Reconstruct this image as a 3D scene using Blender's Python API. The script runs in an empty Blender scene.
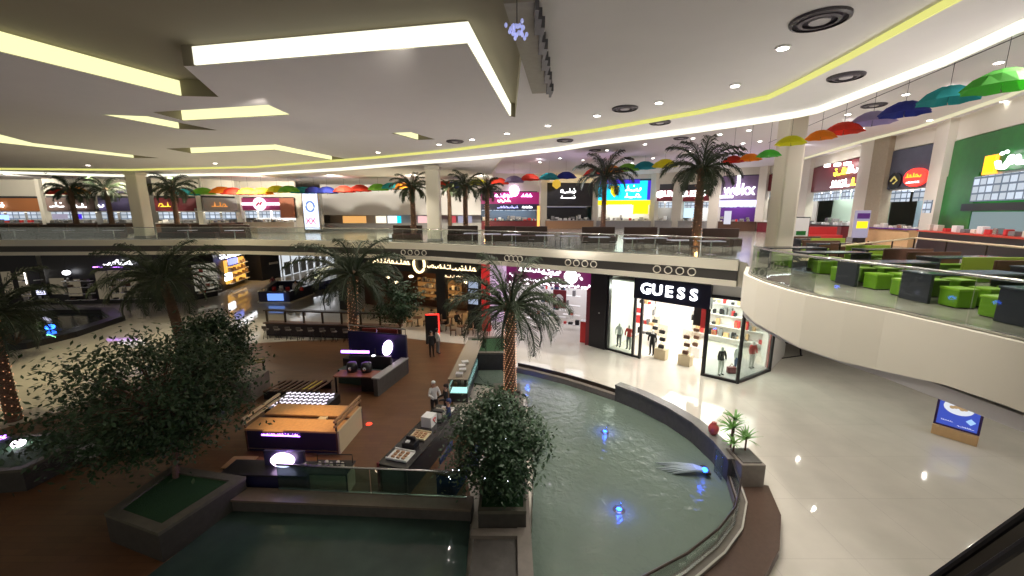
import bpy, bmesh, math, random
from mathutils import Vector, Matrix
from mathutils.geometry import tessellate_polygon
R = math.radians
rnd = random.Random(7)
COL = bpy.context.scene.collection
# ---------------------------------------------------------------- camera survey helpers
F = 400.0; PITCH = R(10.6); EYE = 9.5; UP = 7.2; ZC = 13.3; ZH = 15.2
def ray(x, y):
    u = (x-512)/F; v = (288-y)/F
    return u, math.cos(PITCH)+v*math.sin(PITCH), v*math.cos(PITCH)-math.sin(PITCH)
def P(x, y, z):                       # point of a horizontal plane
    r = ray(x, y); t = (z-EYE)/r[2]; return (r[0]*t, r[1]*t)
def D(x, y, Y):                       # point of the vertical plane at distance Y
    r = ray(x, y); t = Y/r[1]; return Vector((r[0]*t, Y, EYE+r[2]*t))
def P3(x, y, z):
    a = P(x, y, z); return Vector((a[0], a[1], z))
# ---------------------------------------------------------------- materials
MATS = {}
def mat(name, col, rough=.5, metal=0, emit=None, es=0, noise=0, nscale=6, bump=0, spec=.5, coat=0):
    if name in MATS: return MATS[name]
    m = bpy.data.materials.new(name); m.use_nodes = True; nt = m.node_tree; b = nt.nodes['Principled BSDF']
    b.inputs['Base Color'].default_value = (*col, 1); b.inputs['Roughness'].default_value = rough
    b.inputs['Metallic'].default_value = metal; b.inputs['Specular IOR Level'].default_value = spec
    b.inputs['Coat Weight'].default_value = coat
    if emit: b.inputs['Emission Color'].default_value = (*emit, 1); b.inputs['Emission Strength'].default_value = es
    if noise or bump:
        tc = nt.nodes.new('ShaderNodeTexCoord'); n = nt.nodes.new('ShaderNodeTexNoise'); n.inputs['Scale'].default_value = nscale; n.inputs['Detail'].default_value = 5
        nt.links.new(tc.outputs['Object'], n.inputs['Vector'])
        if noise:
            mx = nt.nodes.new('ShaderNodeMix'); mx.data_type = 'RGBA'
            mx.inputs[6].default_value = (*[c*(1-noise) for c in col], 1); mx.inputs[7].default_value = (*[min(1, c*(1+noise)) for c in col], 1)
            nt.links.new(n.outputs['Fac'], mx.inputs[0]); nt.links.new(mx.outputs[2], b.inputs['Base Color'])
        if bump:
            bp = nt.nodes.new('ShaderNodeBump'); bp.inputs['Strength'].default_value = bump; bp.inputs['Distance'].default_value = .05
            nt.links.new(n.outputs['Fac'], bp.inputs['Height']); nt.links.new(bp.outputs['Normal'], b.inputs['Normal'])
    MATS[name] = m; return m
def glow(name, col, s): return mat(name, (.02, .02, .02), .6, emit=col, es=s)
def glass(name, tint=(.9, .97, .94), refl=.14, rough=.02):
    if name in MATS: return MATS[name]
    m = bpy.data.materials.new(name); m.use_nodes = True; nt = m.node_tree; nt.nodes.clear()
    o = nt.nodes.new('ShaderNodeOutputMaterial'); t = nt.nodes.new('ShaderNodeBsdfTransparent'); g = nt.nodes.new('ShaderNodeBsdfGlossy')
    lw = nt.nodes.new('ShaderNodeFresnel'); lw.inputs['IOR'].default_value = 1.5
    mu = nt.nodes.new('ShaderNodeMath'); mu.operation = 'MULTIPLY_ADD'; mu.inputs[1].default_value = .55; mu.inputs[2].default_value = refl*.05
    mix = nt.nodes.new('ShaderNodeMixShader'); t.inputs[0].default_value = (*tint, 1); g.inputs['Roughness'].default_value = rough
    nt.links.new(lw.outputs[0], mu.inputs[0]); nt.links.new(mu.outputs[0], mix.inputs[0]); nt.links.new(t.outputs[0], mix.inputs[1]); nt.links.new(g.outputs[0], mix.inputs[2]); nt.links.new(mix.outputs[0], o.inputs[0])
    MATS[name] = m; return m
def tile(name, c1, c2, mortar, size, rough, msize=.004, ratio=1.0, bump=0):
    m = bpy.data.materials.new(name); m.use_nodes = True; nt = m.node_tree; b = nt.nodes['Principled BSDF']
    tc = nt.nodes.new('ShaderNodeTexCoord'); br = nt.nodes.new('ShaderNodeTexBrick'); br.offset = 0 if ratio == 1 else .5
    br.inputs['Scale'].default_value = 1; br.inputs['Brick Width'].default_value = size*ratio; br.inputs['Row Height'].default_value = size
    br.inputs['Mortar Size'].default_value = msize; br.inputs['Color1'].default_value = (*c1, 1); br.inputs['Color2'].default_value = (*c2, 1); br.inputs['Mortar'].default_value = (*mortar, 1)
    n = nt.nodes.new('ShaderNodeTexNoise'); n.inputs['Scale'].default_value = .8; n.inputs['Detail'].default_value = 6
    mx = nt.nodes.new('ShaderNodeMix'); mx.data_type = 'RGBA'; mx.blend_type = 'MULTIPLY'; mx.inputs[0].default_value = .25
    nt.links.new(tc.outputs['Object'], br.inputs['Vector']); nt.links.new(tc.outputs['Object'], n.inputs['Vector'])
    nt.links.new(br.outputs['Color'], mx.inputs[6]); nt.links.new(n.outputs['Fac'], mx.inputs[7]); nt.links.new(mx.outputs[2], b.inputs['Base Color'])
    b.inputs['Roughness'].default_value = rough; MATS[name] = m; return m
CREAM = mat('cream_paint', (.70, .66, .56), .6, noise=.03, nscale=2)
LAV = mat('ceiling_paint', (.72, .69, .68), .75, noise=.03, nscale=1.5)
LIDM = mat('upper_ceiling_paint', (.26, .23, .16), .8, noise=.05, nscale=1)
WHITE = mat('white_paint', (.82, .81, .79), .5, noise=.02)
FASCIA = mat('fascia_paint', (.80, .75, .62), .5, noise=.03, nscale=.7)
BLACK = mat('black_lacquer', (.012, .011, .014), .35)
DARKG = mat('charcoal_panel', (.035, .034, .04), .4, noise=.2)
BAND = mat('dark_band', (.06, .055, .05), .5)
STONE = mat('dark_stone', (.085, .078, .07), .55, noise=.35, nscale=5, bump=.2)
STONE2 = mat('taupe_stone', (.19, .165, .14), .5, noise=.25, nscale=4, bump=.15)
LEDGE = mat('brown_granite', (.085, .052, .038), .3, noise=.25, nscale=9)
STEEL = mat('brushed_steel', (.6, .6, .58), .25, 1)
CHROME = mat('chrome', (.75, .75, .75), .12, 1)
BRONZE = mat('dark_bronze', (.07, .055, .045), .35, .8)
WOODL = mat('pine_wood', (.62, .34, .13), .45, noise=.25, nscale=8)
WOODD = mat('walnut_wood', (.11, .052, .03), .45, noise=.3, nscale=8)
WOODM = mat('oak_wood', (.40, .23, .12), .45, noise=.2, nscale=8)
CREAMP = mat('cream_laminate', (.62, .52, .34), .5, noise=.05)
LIME = mat('lime_leather', (.13, .29, .012), .38, noise=.08)
GRASS = mat('artificial_turf', (.010, .055, .014), .9, noise=.5, nscale=40, bump=.6)
BARK = mat('bark', (.12, .075, .05), .9, noise=.5, nscale=14, bump=.8)
PBARK = mat('palm_bark', (.16, .095, .06), .9, noise=.55, nscale=16, bump=1)
LEAFD = mat('leaf_dark', (.03, .07, .028), .5, noise=.6, nscale=3)
LEAFP = mat('palm_leaf', (.034, .052, .024), .55, noise=.6, nscale=3)
LEAFB = mat('bright_leaf', (.10, .26, .04), .5, noise=.5, nscale=3)
RED = mat('red_laminate', (.55, .04, .02), .35)
TAN = mat('tan_laminate', (.62, .40, .20), .4, noise=.1)
GREEN = mat('green_tile', (.015, .15, .025), .3, noise=.4, nscale=2)
MAROON = mat('maroon_panel', (.18, .02, .03), .4)
PURPLE = mat('purple_panel', (.10, .02, .22), .4)
GREY = mat('grey_paint', (.32, .31, .30), .5, noise=.1)
SKIN = mat('skin', (.50, .30, .21), .55)
HAIR = mat('black_hair', (.015, .012, .01), .6)
GL = glass('clear_glass'); GLG = glass('green_tint_glass', (.93, .975, .95)); GLD = glass('teal_tint_glass', (.62, .78, .74))
E_COVEA = glow('cove_glow_white', (1, .98, .80), 1.3)
E_COVE = glow('cove_glow_cream', (1, .98, .52), 1.15)
E_COVE2 = glow('cove_glow_yellow', (.80, .78, .22), 1.0)
E_WHITE = glow('lamp_white', (1, .95, .88), 9)
E_SIGN = glow('sign_white', (.95, .95, 1), 5)
E_SHOP = glow('shop_ceiling_light', (1, .97, .92), 7)
E_SHOPW = glow('shop_warm_light', (1, .62, .25), 3)
E_DOWN = glow('downlight_lens', (1, .95, .88), 14)
E_PURP = glow('purple_neon', (.5, .18, 1), 7)
E_LILAC = glow('lilac_sign', (.85, .6, 1), 7)
E_BLUE = glow('pool_blue', (.02, .12, 1), 10)
E_CYAN = glow('cyan_panel', (.0, .62, .9), 1.6)
E_DBLUE = glow('blue_panel', (.06, .02, .8), 1.0)
E_YEL = glow('yellow_panel', (1, .78, .0), 1.4)
E_RED = glow('red_sign', (1, .03, .02), 3)
E_ORG = glow('orange_sign', (1, .35, .02), 2.6)
E_WARM = glow('warm_string_light', (1, .42, .12), 9)
E_SCREEN = glow('menu_screen', (.75, .82, .95), 1.1)
nt = E_SCREEN.node_tree; tc = nt.nodes.new('ShaderNodeTexCoord'); mp = nt.nodes.new('ShaderNodeMapping'); mp.inputs['Rotation'].default_value = (R(90), 0, 0); br = nt.nodes.new('ShaderNodeTexBrick'); br.offset = 0
br.inputs['Scale'].default_value = 1; br.inputs['Brick Width'].default_value = .55; br.inputs['Row Height'].default_value = .42; br.inputs['Mortar Size'].default_value = .05; br.inputs['Color1'].default_value = (.70, .80, .95, 1); br.inputs['Color2'].default_value = (.42, .46, .50, 1); br.inputs['Mortar'].default_value = (.12, .16, .22, 1)
nt.links.new(tc.outputs['Object'], mp.inputs['Vector']); nt.links.new(mp.outputs[0], br.inputs['Vector']); nt.links.new(br.outputs['Color'], nt.nodes['Principled BSDF'].inputs['Emission Color'])
E_STAR = glow('fairy_light', (.8, .85, 1), 8)
# ---------------------------------------------------------------- mesh helpers
class MB:
    def __init__(s): s.v = []; s.f = []
    def add(s, vs, fs):
        o = len(s.v); s.v += [tuple(v) for v in vs]; s.f += [tuple(i+o for i in f) for f in fs]; return s
    def box(s, cx, cy, cz, sx, sy, sz, rz=0, rx=0, ry=0):     # centre, full sizes
        M = Matrix.Translation((cx, cy, cz)) @ Matrix.Rotation(rz, 4, 'Z') @ Matrix.Rotation(ry, 4, 'Y') @ Matrix.Rotation(rx, 4, 'X')
        vs = [M @ Vector((x*sx/2, y*sy/2, z*sz/2)) for x in (-1, 1) for y in (-1, 1) for z in (-1, 1)]
        return s.add(vs, [(0, 1, 3, 2), (4, 6, 7, 5), (0, 4, 5, 1), (2, 3, 7, 6), (0, 2, 6, 4), (1, 5, 7, 3)])
    def bb(s, x0, x1, y0, y1, z0, z1): return s.box((x0+x1)/2, (y0+y1)/2, (z0+z1)/2, abs(x1-x0), abs(y1-y0), abs(z1-z0))
    def rbox(s, cx, cy, cz, sx, sy, sz, b=.03, rz=0):         # box with chamfered edges
        bm = bmesh.new(); bmesh.ops.create_cube(bm, size=1)
        for v in bm.verts: v.co = Vector((v.co.x*sx, v.co.y*sy, v.co.z*sz))
        bmesh.ops.bevel(bm, geom=bm.edges[:], offset=b, segments=2, affect='EDGES', profile=.6)
        M = Matrix.Translation((cx, cy, cz)) @ Matrix.Rotation(rz, 4, 'Z')
        bm.verts.index_update(); s.add([M @ v.co for v in bm.verts], [[v.index for v in f.verts] for f in bm.faces]); bm.free(); return s
    def tube(s, pts, r, n=8, caps=True):
        pts = [Vector(p) for p in pts]; k = len(pts); rs = r if isinstance(r, (list, tuple)) else [r]*k; vs = []; fs = []
        for i, p in enumerate(pts):
            t = (pts[min(i+1, k-1)]-pts[max(i-1, 0)]); t = t.normalized() if t.length > 1e-9 else Vector((0, 0, 1))
            a = Vector((0, 0, 1)) if abs(t.z) < .9 else Vector((1, 0, 0)); x = t.cross(a).normalized(); y = t.cross(x)
            for j in range(n): an = 2*math.pi*j/n; vs.append(p+(x*math.cos(an)+y*math.sin(an))*rs[i])
        for i in range(k-1):
            for j in range(n): fs.append((i*n+j, i*n+(j+1) % n, (i+1)*n+(j+1) % n, (i+1)*n+j))
        if caps: fs += [tuple(range(n))[::-1], tuple((k-1)*n+j for j in range(n))]
        return s.add(vs, fs)
    def lathe(s, cx, cy, prof, n=20, cap=True):               # prof: (r, z)
        vs = []; fs = []; k = len(prof)
        for r, z in prof:
            for j in range(n): a = 2*math.pi*j/n; vs.append((cx+r*math.cos(a), cy+r*math.sin(a), z))
        for i in range(k-1):
            for j in range(n): fs.append((i*n+j, i*n+(j+1) % n, (i+1)*n+(j+1) % n, (i+1)*n+j))
        if cap: fs += [tuple(range(n))[::-1], tuple((k-1)*n+j for j in range(n))]
        return s.add(vs, fs)
    def prism(s, poly, z0, z1):
        n = len(poly); tris = tessellate_polygon([[Vector((p[0], p[1], 0)) for p in poly]])
        vs = [(p[0], p[1], z0) for p in poly]+[(p[0], p[1], z1) for p in poly]
        fs = [t[::-1] for t in tris]+[tuple(i+n for i in t) for t in tris]+[(i, (i+1) % n, n+(i+1) % n, n+i) for i in range(n)]
        return s.add(vs, fs)
    def ribbon(s, pts, th, z0, z1):                           # upright wall along a plan polyline; z0/z1 may be lists
        k = len(pts); pts = [Vector((p[0], p[1])) for p in pts]; vs = []; fs = []
        z0 = z0 if isinstance(z0, list) else [z0]*k; z1 = z1 if isinstance(z1, list) else [z1]*k
        for i, p in enumerate(pts):
            t = (pts[min(i+1, k-1)]-pts[max(i-1, 0)]).normalized(); nn = Vector((-t.y, t.x))*th/2
            for q, z in ((p-nn, z0[i]), (p+nn, z0[i]), (p+nn, z1[i]), (p-nn, z1[i])): vs.append((q.x, q.y, z))
        for i in range(k-1):
            for j in range(4): fs.append((4*i+j, 4*i+(j+1) % 4, 4*i+4+(j+1) % 4, 4*i+4+j))
        fs += [(3, 2, 1, 0), (4*k-4, 4*k-3, 4*k-2, 4*k-1)]
        return s.add(vs, fs)
    def ell(s, cx, cy, cz, rx, ry, rz, n=12, m=8):
        vs = []; fs = []
        for i in range(m+1):
            ph = math.pi*i/m
            for j in range(n): a = 2*math.pi*j/n; vs.append((cx+rx*math.sin(ph)*math.cos(a), cy+ry*math.sin(ph)*math.sin(a), cz+rz*math.cos(ph)))
        for i in range(m):
            for j in range(n): fs.append((i*n+j, (i+1)*n+j, (i+1)*n+(j+1) % n, i*n+(j+1) % n))
        return s.add(vs, fs)
    def build(s, name, m, parent=None, smooth=False, loc=None):
        me = bpy.data.meshes.new(name); me.from_pydata(s.v, [], s.f); me.update()
        bm = bmesh.new(); bm.from_mesh(me); bmesh.ops.recalc_face_normals(bm, faces=bm.faces); bm.to_mesh(me); bm.free()
        me.materials.append(m)
        if smooth: me.polygons.foreach_set('use_smooth', [True]*len(me.polygons))
        o = bpy.data.objects.new(name, me); COL.objects.link(o)
        if parent: o.parent = parent
        if loc: o.location = loc
        return o
def tag(o, label=None, cat=None, group=None, kind=None):
    if label: o['label'] = label
    if cat: o['category'] = cat
    if group: o['group'] = group
    if kind: o['kind'] = kind
    return o
def thing(name, label, cat, loc=(0, 0, 0), rz=0, group=None):
    o = bpy.data.objects.new(name, None); COL.objects.link(o); o.location = loc; o.rotation_euler = (0, 0, rz); o.empty_display_size = .2
    return tag(o, label, cat, group)
def struct(o, label=None): return tag(o, label, None, None, 'structure')
def dup(o, loc=None, rz=None, label=None, group=None, scale=None):
    def rec(a, par):
        c = a.copy(); COL.objects.link(c); c.parent = par
        for ch in KIDS.get(a.name, []): rec(ch, c)
        return c
    KIDS = {}
    for q in COL.objects:
        if q.parent: KIDS.setdefault(q.parent.name, []).append(q)
    r = rec(o, None)
    if loc is not None: r.location = loc
    if rz is not None: r.rotation_euler = (0, 0, rz)
    if scale: r.scale = (scale,)*3 if not isinstance(scale, tuple) else scale
    if label: r['label'] = label
    if group: r['group'] = group
    return r
def along(p0, p1): return math.atan2(p1[1]-p0[1], p1[0]-p0[0]), math.hypot(p1[0]-p0[0], p1[1]-p0[1])
def text(body, size, m, parent, x, y, z, ext=.03, off=.0, align='CENTER', sx=1, name='lettering', shear=0):   # stands in the local x-z plane facing -y
    cu = bpy.data.curves.new('t', 'FONT'); cu.body = body; cu.size = size; cu.extrude = ext; cu.offset = off; cu.align_x = align; cu.align_y = 'CENTER'; cu.shear = shear; cu.resolution_u = 3
    o = bpy.data.objects.new('t', cu); COL.objects.link(o); bpy.context.view_layer.update()
    me = bpy.data.meshes.new_from_object(o.evaluated_get(bpy.context.evaluated_depsgraph_get())); bpy.data.objects.remove(o)
    me.transform(Matrix.Translation((x, y, z)) @ Matrix.Rotation(R(90), 4, 'X') @ Matrix.Diagonal((sx, 1, 1, 1)))
    me.materials.clear(); me.materials.append(m)
    t = bpy.data.objects.new(name, me); COL.objects.link(t); t.parent = parent; return t
def squig(x0, x1, z, h, m, parent, y=-.05, seed=1, name='lettering', slant=0):       # illegible flowing lettering
    r = random.Random(seed); b = MB(); x = x0; h *= .62
    while x < x1-h*.2:
        w = h*r.uniform(.6, 1.2); w = min(w, x1-x); k = r.random(); t = h*.115
        base = [(x, y, z-h*.3), (x+w*.3, y, z-h*.38), (x+w*.7, y, z-h*.3), (x+w, y, z-h*.3)]
        if k < .35: base = [(x, y, z-h*.3), (x+w*.2, y, z+h*.2), (x+w*.5, y, z+h*.25), (x+w*.7, y, z-h*.1), (x+w*.3, y, z-h*.3), (x+w, y, z-h*.3)]
        elif k < .6: base = [(x, y, z-h*.3), (x+w*.4, y, z-h*.3), (x+w*.5, y, z+h*.5), (x+w*.6, y, z-h*.3), (x+w, y, z-h*.3)]
        elif k < .8: base = [(x, y, z), (x+w*.15, y, z-h*.35), (x+w*.5, y, z-h*.4), (x+w*.8, y, z-h*.2), (x+w*.8, y, z+h*.1)]
        b.tube([(px+slant*(pz-z), py, pz) for px, py, pz in base], t, 5)
        if r.random() < .4: b.box(x+w*.5, y, z+h*.42, t*1.6, t*1.6, t*1.6)
        x += w*1.02
    return b.build(name, m, parent)
def clip_band(parent, pts, *a): pass
LA, LB, LF, LU, WORLD, EXPO = 1150, 200, 2200, 1.0, .35, 0
# ================================================================ SETTING
tile('floor_marble', (.68, .64, .56), (.66, .62, .545), (.52, .48, .43), 2.4, .06, .006)
tile('deck_tile', (.17, .080, .034), (.14, .064, .027), (.06, .03, .02), .22, .38, .004, 5)
tile('upper_tile', (.40, .38, .31), (.38, .36, .29), (.42, .39, .34), 1.2, .15, .004)
b = MB().bb(-90, 60, -8, 100, -.2, 0); struct(b.build('floor', MATS['floor_marble']))
deck = [P(x, y, 0) for x, y in ((246, 344), (300, 341), (400, 338), (470, 345), (462, 372), (452, 396))]+[(-1.3, 11.6), (-9.0, 11.9), (-9.3, 9.4), (-11.8, 5), (-22, 5), (-24, 14), P(60, 412, 0)]
struct(MB().prism(deck, .004, .03).build('floor', MATS['deck_tile']))
# --- upper storey slab
far_px = [(-250, 240), (0, 240.5), (140, 240), (245, 239.7), (350, 241.5), (430, 243.5), (512, 247.5), (612, 253), (680, 257), (739, 261)]
far_edge = [P(x, y, UP) for x, y in far_px]
near_px = [(762, 281.5), (785, 289), (810, 295.6), (850, 304), (890, 312), (960, 328), (1024, 343)]
near_edge = [(11.0, 18.6), (10.3, 17.2), (9.1, 15.3), (8.85, 14.75)]+[P(x, y, UP) for x, y in near_px]+[(9.5, 4.5), (9.8, 0), (9.8, -6)]
slab = far_edge+near_edge+[(60, -6), (60, 98), (-89, 98), (-89, 35)]
struct(MB().prism(slab, 5.95, UP).build('floor', MATS['upper_tile']))
def off(pts, d):
    o = []; k = len(pts)
    for i in range(k):
        t = (Vector(pts[min(i+1, k-1)])-Vector(pts[max(i-1, 0)])).normalized(); o.append((pts[i][0]-t.y*d, pts[i][1]+t.x*d))
    return o
fe = off(far_edge, -.06)
struct(MB().ribbon(fe, .12, 6.72, UP+.02).build('trim_1', FASCIA))
struct(MB().ribbon(off(far_edge, -.03), .10, 6.22, 6.72).build('trim_2', BAND))
struct(MB().ribbon(fe, .14, 5.92, 6.22).build('trim_3', FASCIA))
ne = near_edge[1:]
nb = [5.8, 5.88, 5.9]+[D(x, y, q[1]).z for (x, y), q in zip(((762, 322), (785, 334), (810, 347), (850, 360), (890, 369), (960, 384), (1024, 404)), near_edge[4:])]+[5.9, 5.9, 5.9]; nb = nb[:len(ne)] if len(nb) != len(ne) else nb
struct(MB().ribbon(off(ne, -.06), .14, nb, UP+.02).build('trim_4', FASCIA))
under = ne+[(14, -6), (14, 17)]
struct(MB().prism(under, 5.6, 5.9).build('ceiling', LAV))
# ring ornaments on the dark band
def on_edge(x):   # point of the far edge seen at pixel column x
    for i in range(len(far_px)-1):
        if far_px[i][0] <= x <= far_px[i+1][0]:
            k = (x-far_px[i][0])/(far_px[i+1][0]-far_px[i][0]); a = Vector(far_edge[i]); c = Vector(far_edge[i+1]); p = a.lerp(c, k); return p, math.atan2(c.y-a.y, c.x-a.x)
names = ['four white rings on the dark fascia band beside the white curved balcony', 'four white rings on the dark fascia band above the pink accessory shop', 'four white rings on the dark fascia band above the cafe entrance', 'four white rings on the dark fascia band above the cafe sign emblem']
for (x0, x1), lab in zip(((659, 693), (573, 597), (508, 522), (405, 425)), names):
    p, a = on_edge((x0+x1)/2); t = thing('ring_ornament', lab, 'wall ornament', (p.x, p.y, 6.47), a, 'ring ornaments on the fascia')
    q, _ = on_edge(x0); q2, _ = on_edge(x1); L = (q2-q).length
    for i in range(4):
        cx = (i/3-.5)*L; mb = MB(); mb.tube([(cx+.19*math.cos(w*math.pi/8), -.16, .19*math.sin(w*math.pi/8)) for w in range(17)], .035, 5); mb.build('ring', CREAM, t)
# --- railings
def railing(name, label, pts, inset, rh=1.08, glassmat=GLG, zf=UP):
    base = Vector((pts[0][0], pts[0][1], 0)); pts = off(pts, inset)
    t = thing(name, label, 'railing', (base.x, base.y, zf)); loc = [(x-base.x, y-base.y) for x, y in pts]
    # resample
    seg = []; 
    for i in range(len(loc)-1):
        a = Vector(loc[i]); c = Vector(loc[i+1]); n = max(1, round((c-a).length/2.6))
        for k in range(n): seg.append(tuple(a.lerp(c, k/n)))
    seg.append(loc[-1])
    for i in range(len(seg)-1):
        a = Vector(seg[i]); c = Vector(seg[i+1]); d = (c-a).normalized()*.02
        MB().ribbon([a+d, c-d], .02, .03, rh-.04).build('glass_panel', glassmat, t)
    MB().tube([(x, y, rh) for x, y in loc], .035, 8).build('handrail', STEEL, t, True)
    MB().ribbon(loc, .06, 0, .07).build('base_channel', STEEL, t)
    return t
railing('glass_railing', 'long curved glass railing with steel handrail along the far upper gallery', far_edge, .12)
railing('glass_railing', 'glass railing with steel handrail around the near white balcony with green stools', ne, .12)
# --- atrium ceiling
Z = ZC
cove1_px = [(-300, 171), (0, 171), (120, 174.5), (256, 173), (340, 168), (420, 161), (470, 157), (512, 152.7), (560, 147), (600, 140.5), (650, 134), (700, 127), (768, 116.5), (800, 111), (820, 106.5), (850, 95), (900, 75), (950, 55), (1024, 20)]
cove2_px = [(-100, 167), (0, 168), (130, 169), (256, 166), (380, 156), (450, 149), (512, 141), (600, 128), (700, 110), (750, 99), (770, 94.5), (800, 80), (850, 54), (945, 1)]
c1 = [P(x, y, Z) for x, y in cove1_px]+[(10.0, 4), (10, -7)]
c2 = [P(x, y, Z) for x, y in cove2_px]+[(7.5, 4), (7.5, -6)]
def slot(a, c, w): # hole in front (towards the camera) of the lit edge a-c
    return [a, c, (c[0]+w[0], c[1]+w[1]), (a[0]+w[0], a[1]+w[1])]
Bp = [P(-60, 36, Z), P(0, 52, Z), P(180, 96, Z)]
A = [P(197, 66, Z), P(467, 44, Z), P(509, 116, Z)]
holeA = [Bp[1], Bp[2], (Bp[2][0]+1.2, Bp[2][1]+.1), (A[0][0]-.35, A[0][1]), A[0], A[1], A[2], (A[2][0]+.25, A[2][1]+.2), (A[1][0]+1.3, A[1][1]-1), (A[1][0]+1.2, 5.5), (Bp[1][0]-3, 5.5), P(-60, 30, Z)]
C_ = [P(100, 114.5, Z), P(178, 129, Z)]; Dq = [P(-60, 129, Z), P(0, 143, Z), P(133, 158, Z)]
F_ = [P(184, 121, Z), P(291, 115, Z)]; G_ = [P(192, 153.5, Z), P(275, 150, Z), P(331, 160, Z)]; H_ = [P(391, 133, Z), P(417, 140, Z)]
holes = [holeA, slot(C_[0], C_[1], (1.6, .3)), [Dq[0], Dq[1], Dq[2], (Dq[2][0]+1.8, Dq[2][1]), (Dq[1][0]+1.8, Dq[1][1]), (Dq[0][0]+1.8, Dq[0][1])],
         slot(F_[0], F_[1], (0, -1.5)), [G_[0], G_[1], G_[2], (G_[2][0]+1.4, G_[2][1]-.3), (G_[1][0]+1.2, G_[1][1]-2), (G_[0][0], G_[0][1]-2)], slot(H_[0], H_[1], (1.0, -.2))]
outer = [(-80, c1[1][1])]+c1[1:]+[(-80, -7)]
flat = [outer]+holes
tris = tessellate_polygon([[Vector((x, y, 0)) for x, y in lp] for lp in flat]); allp = [p for lp in flat for p in lp]
b = MB(); b.add([(x, y, Z) for x, y in allp], tris); struct(b.build('ceiling', LAV))
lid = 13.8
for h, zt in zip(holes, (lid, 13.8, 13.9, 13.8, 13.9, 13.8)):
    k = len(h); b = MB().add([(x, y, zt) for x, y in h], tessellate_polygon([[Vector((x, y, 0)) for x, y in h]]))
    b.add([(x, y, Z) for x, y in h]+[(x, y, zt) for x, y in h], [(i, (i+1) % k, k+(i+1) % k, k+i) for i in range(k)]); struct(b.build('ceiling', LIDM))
def cove(label, pts, z0, z1, m, th=.06, grp='cove lights of the ceiling recesses'):
    o = MB().ribbon(pts, th, z0, z1).build('cove_light', m); tag(o, label, 'cove light', grp); return o
cove('bright angled cove light edging the largest ceiling panel, nearest the camera', off(A, -.05), Z+.01, Z+.44, E_COVEA)
cove('long slanting cove light at the upper left of the ceiling', off(Bp, -.05), Z+.01, Z+.46, E_COVE)
cove('short slanting cove light left of the ceiling centre, below the long one', off(C_, -.05), Z+.02, Z+.42, E_COVE)
cove('long cove light low at the left edge of the ceiling', off(Dq, -.05), Z+.02, Z+.5, E_COVE)
cove('straight cove light behind the largest ceiling panel, beside the short slanting one', off(F_, -.05), Z+.02, Z+.42, E_COVE)
cove('bent cove light farthest back over the atrium, above the left stalls', off(G_, -.05), Z+.02, Z+.5, E_COVE)
cove('tiny cove light on its own between the ceiling panel and the cream pillar', off(H_, -.05), Z+.03, Z+.50, E_COVE)
cs = [(805, 158.5, 44), (868, 144, 33), (928, 126.5, 27.5), (1024, 97, 20.3), (1110, 60, 15.5)]; cp = [D(*q) for q in cs]; o = MB().ribbon(off([(q.x, q.y) for q in cp], -.5), .1, ZH-.26, ZH-.08).build('cove_light', glow('cove_soft', (1, .93, .62), .75)); tag(o, 'soft cream cove light along the ceiling above the right hand stalls', 'cove light')
cove('bright white cove light following the outer edge of the atrium ceiling', off(c1, -.08), Z-.24, Z-.01, E_COVEA, grp='curved cove lights around the atrium')
cove('thin yellow cove light running just inside the bright curved one', off(c2, -.05), Z-.16, Z-.01, E_COVE2, grp='curved cove lights around the atrium')
# food court ceiling: lower on the left, higher on the right
split = [(-.3, 26.0), (-2, 40), (-3, 97)]
struct(MB().prism([(-80, 36)]+[(x, y+.1) for x, y in c1[1:7]]+[split[0], split[1], split[2], (-80, 97)], Z+.02, Z+.2).build('ceiling', LAV))
struct(MB().prism([(x+.1, y+.1) for x, y in c1[8:]]+[(59, -7), (59, 97), split[2], split[1], split[0]], ZH, ZH+.2).build('ceiling', LAV))
struct(MB().ribbon(off(c1[7:], .12), .12, Z-.02, ZH).build('trim_5', CREAM))
struct(MB().ribbon(split, .12, Z, ZH).build('trim_6', CREAM))
# outer walls
struct(MB().bb(-90, 60, 97, 97.3, 0, 16).build('wall_back', CREAM)); struct(MB().bb(-90.3, -90, -8, 97, 0, 16).build('wall_left', CREAM)); struct(MB().bb(60, 60.3, -8, 97, 0, 16).build('wall_right', CREAM))
# dropped track beside the camera's top edge
t = thing('ceiling_track', 'dusky dropped ceiling track with a ragged edge at the top centre', 'ceiling track', (0, 0, Z))
a0 = P(519, 0, Z-.1); a1 = P(541, 92, Z-.1)
MB().ribbon([a0, a1], .55, -.14, -.01).build('track_housing', mat('track_beige', (.33, .31, .25), .6, noise=.15), t)
b = MB(); dv = (Vector(a1)-Vector(a0)); 
for i in range(16):
    p = Vector(a0)+dv*((i+.5)/16); b.box(p.x+.30, p.y, -.16, .07+.06*(i % 3), .35, .2)
b.build('track_fitting', mat('track_grey', (.12, .12, .13), .4), t)
t = thing('pendant_lamp', 'small crystal pendant lamp glinting blue at the top of the picture', 'pendant lamp', (P(517, -6, Z)[0], P(517, -6, Z)[1], Z))
MB().tube([(0, 0, 0), (0, 0, -.5)], .01, 6).build('cord', BLACK, t); b = MB()
for i in range(26): a = i*2.4; r_ = .05+.16*rnd.random(); MB().ell(r_*math.cos(a), r_*math.sin(a), -.5-.2*rnd.random(), .03, .03, .045, 6, 4).build('crystal', mat('crystal', (.75, .78, .95), .1, .3, emit=(.4, .45, 1), es=.5), t)
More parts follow.
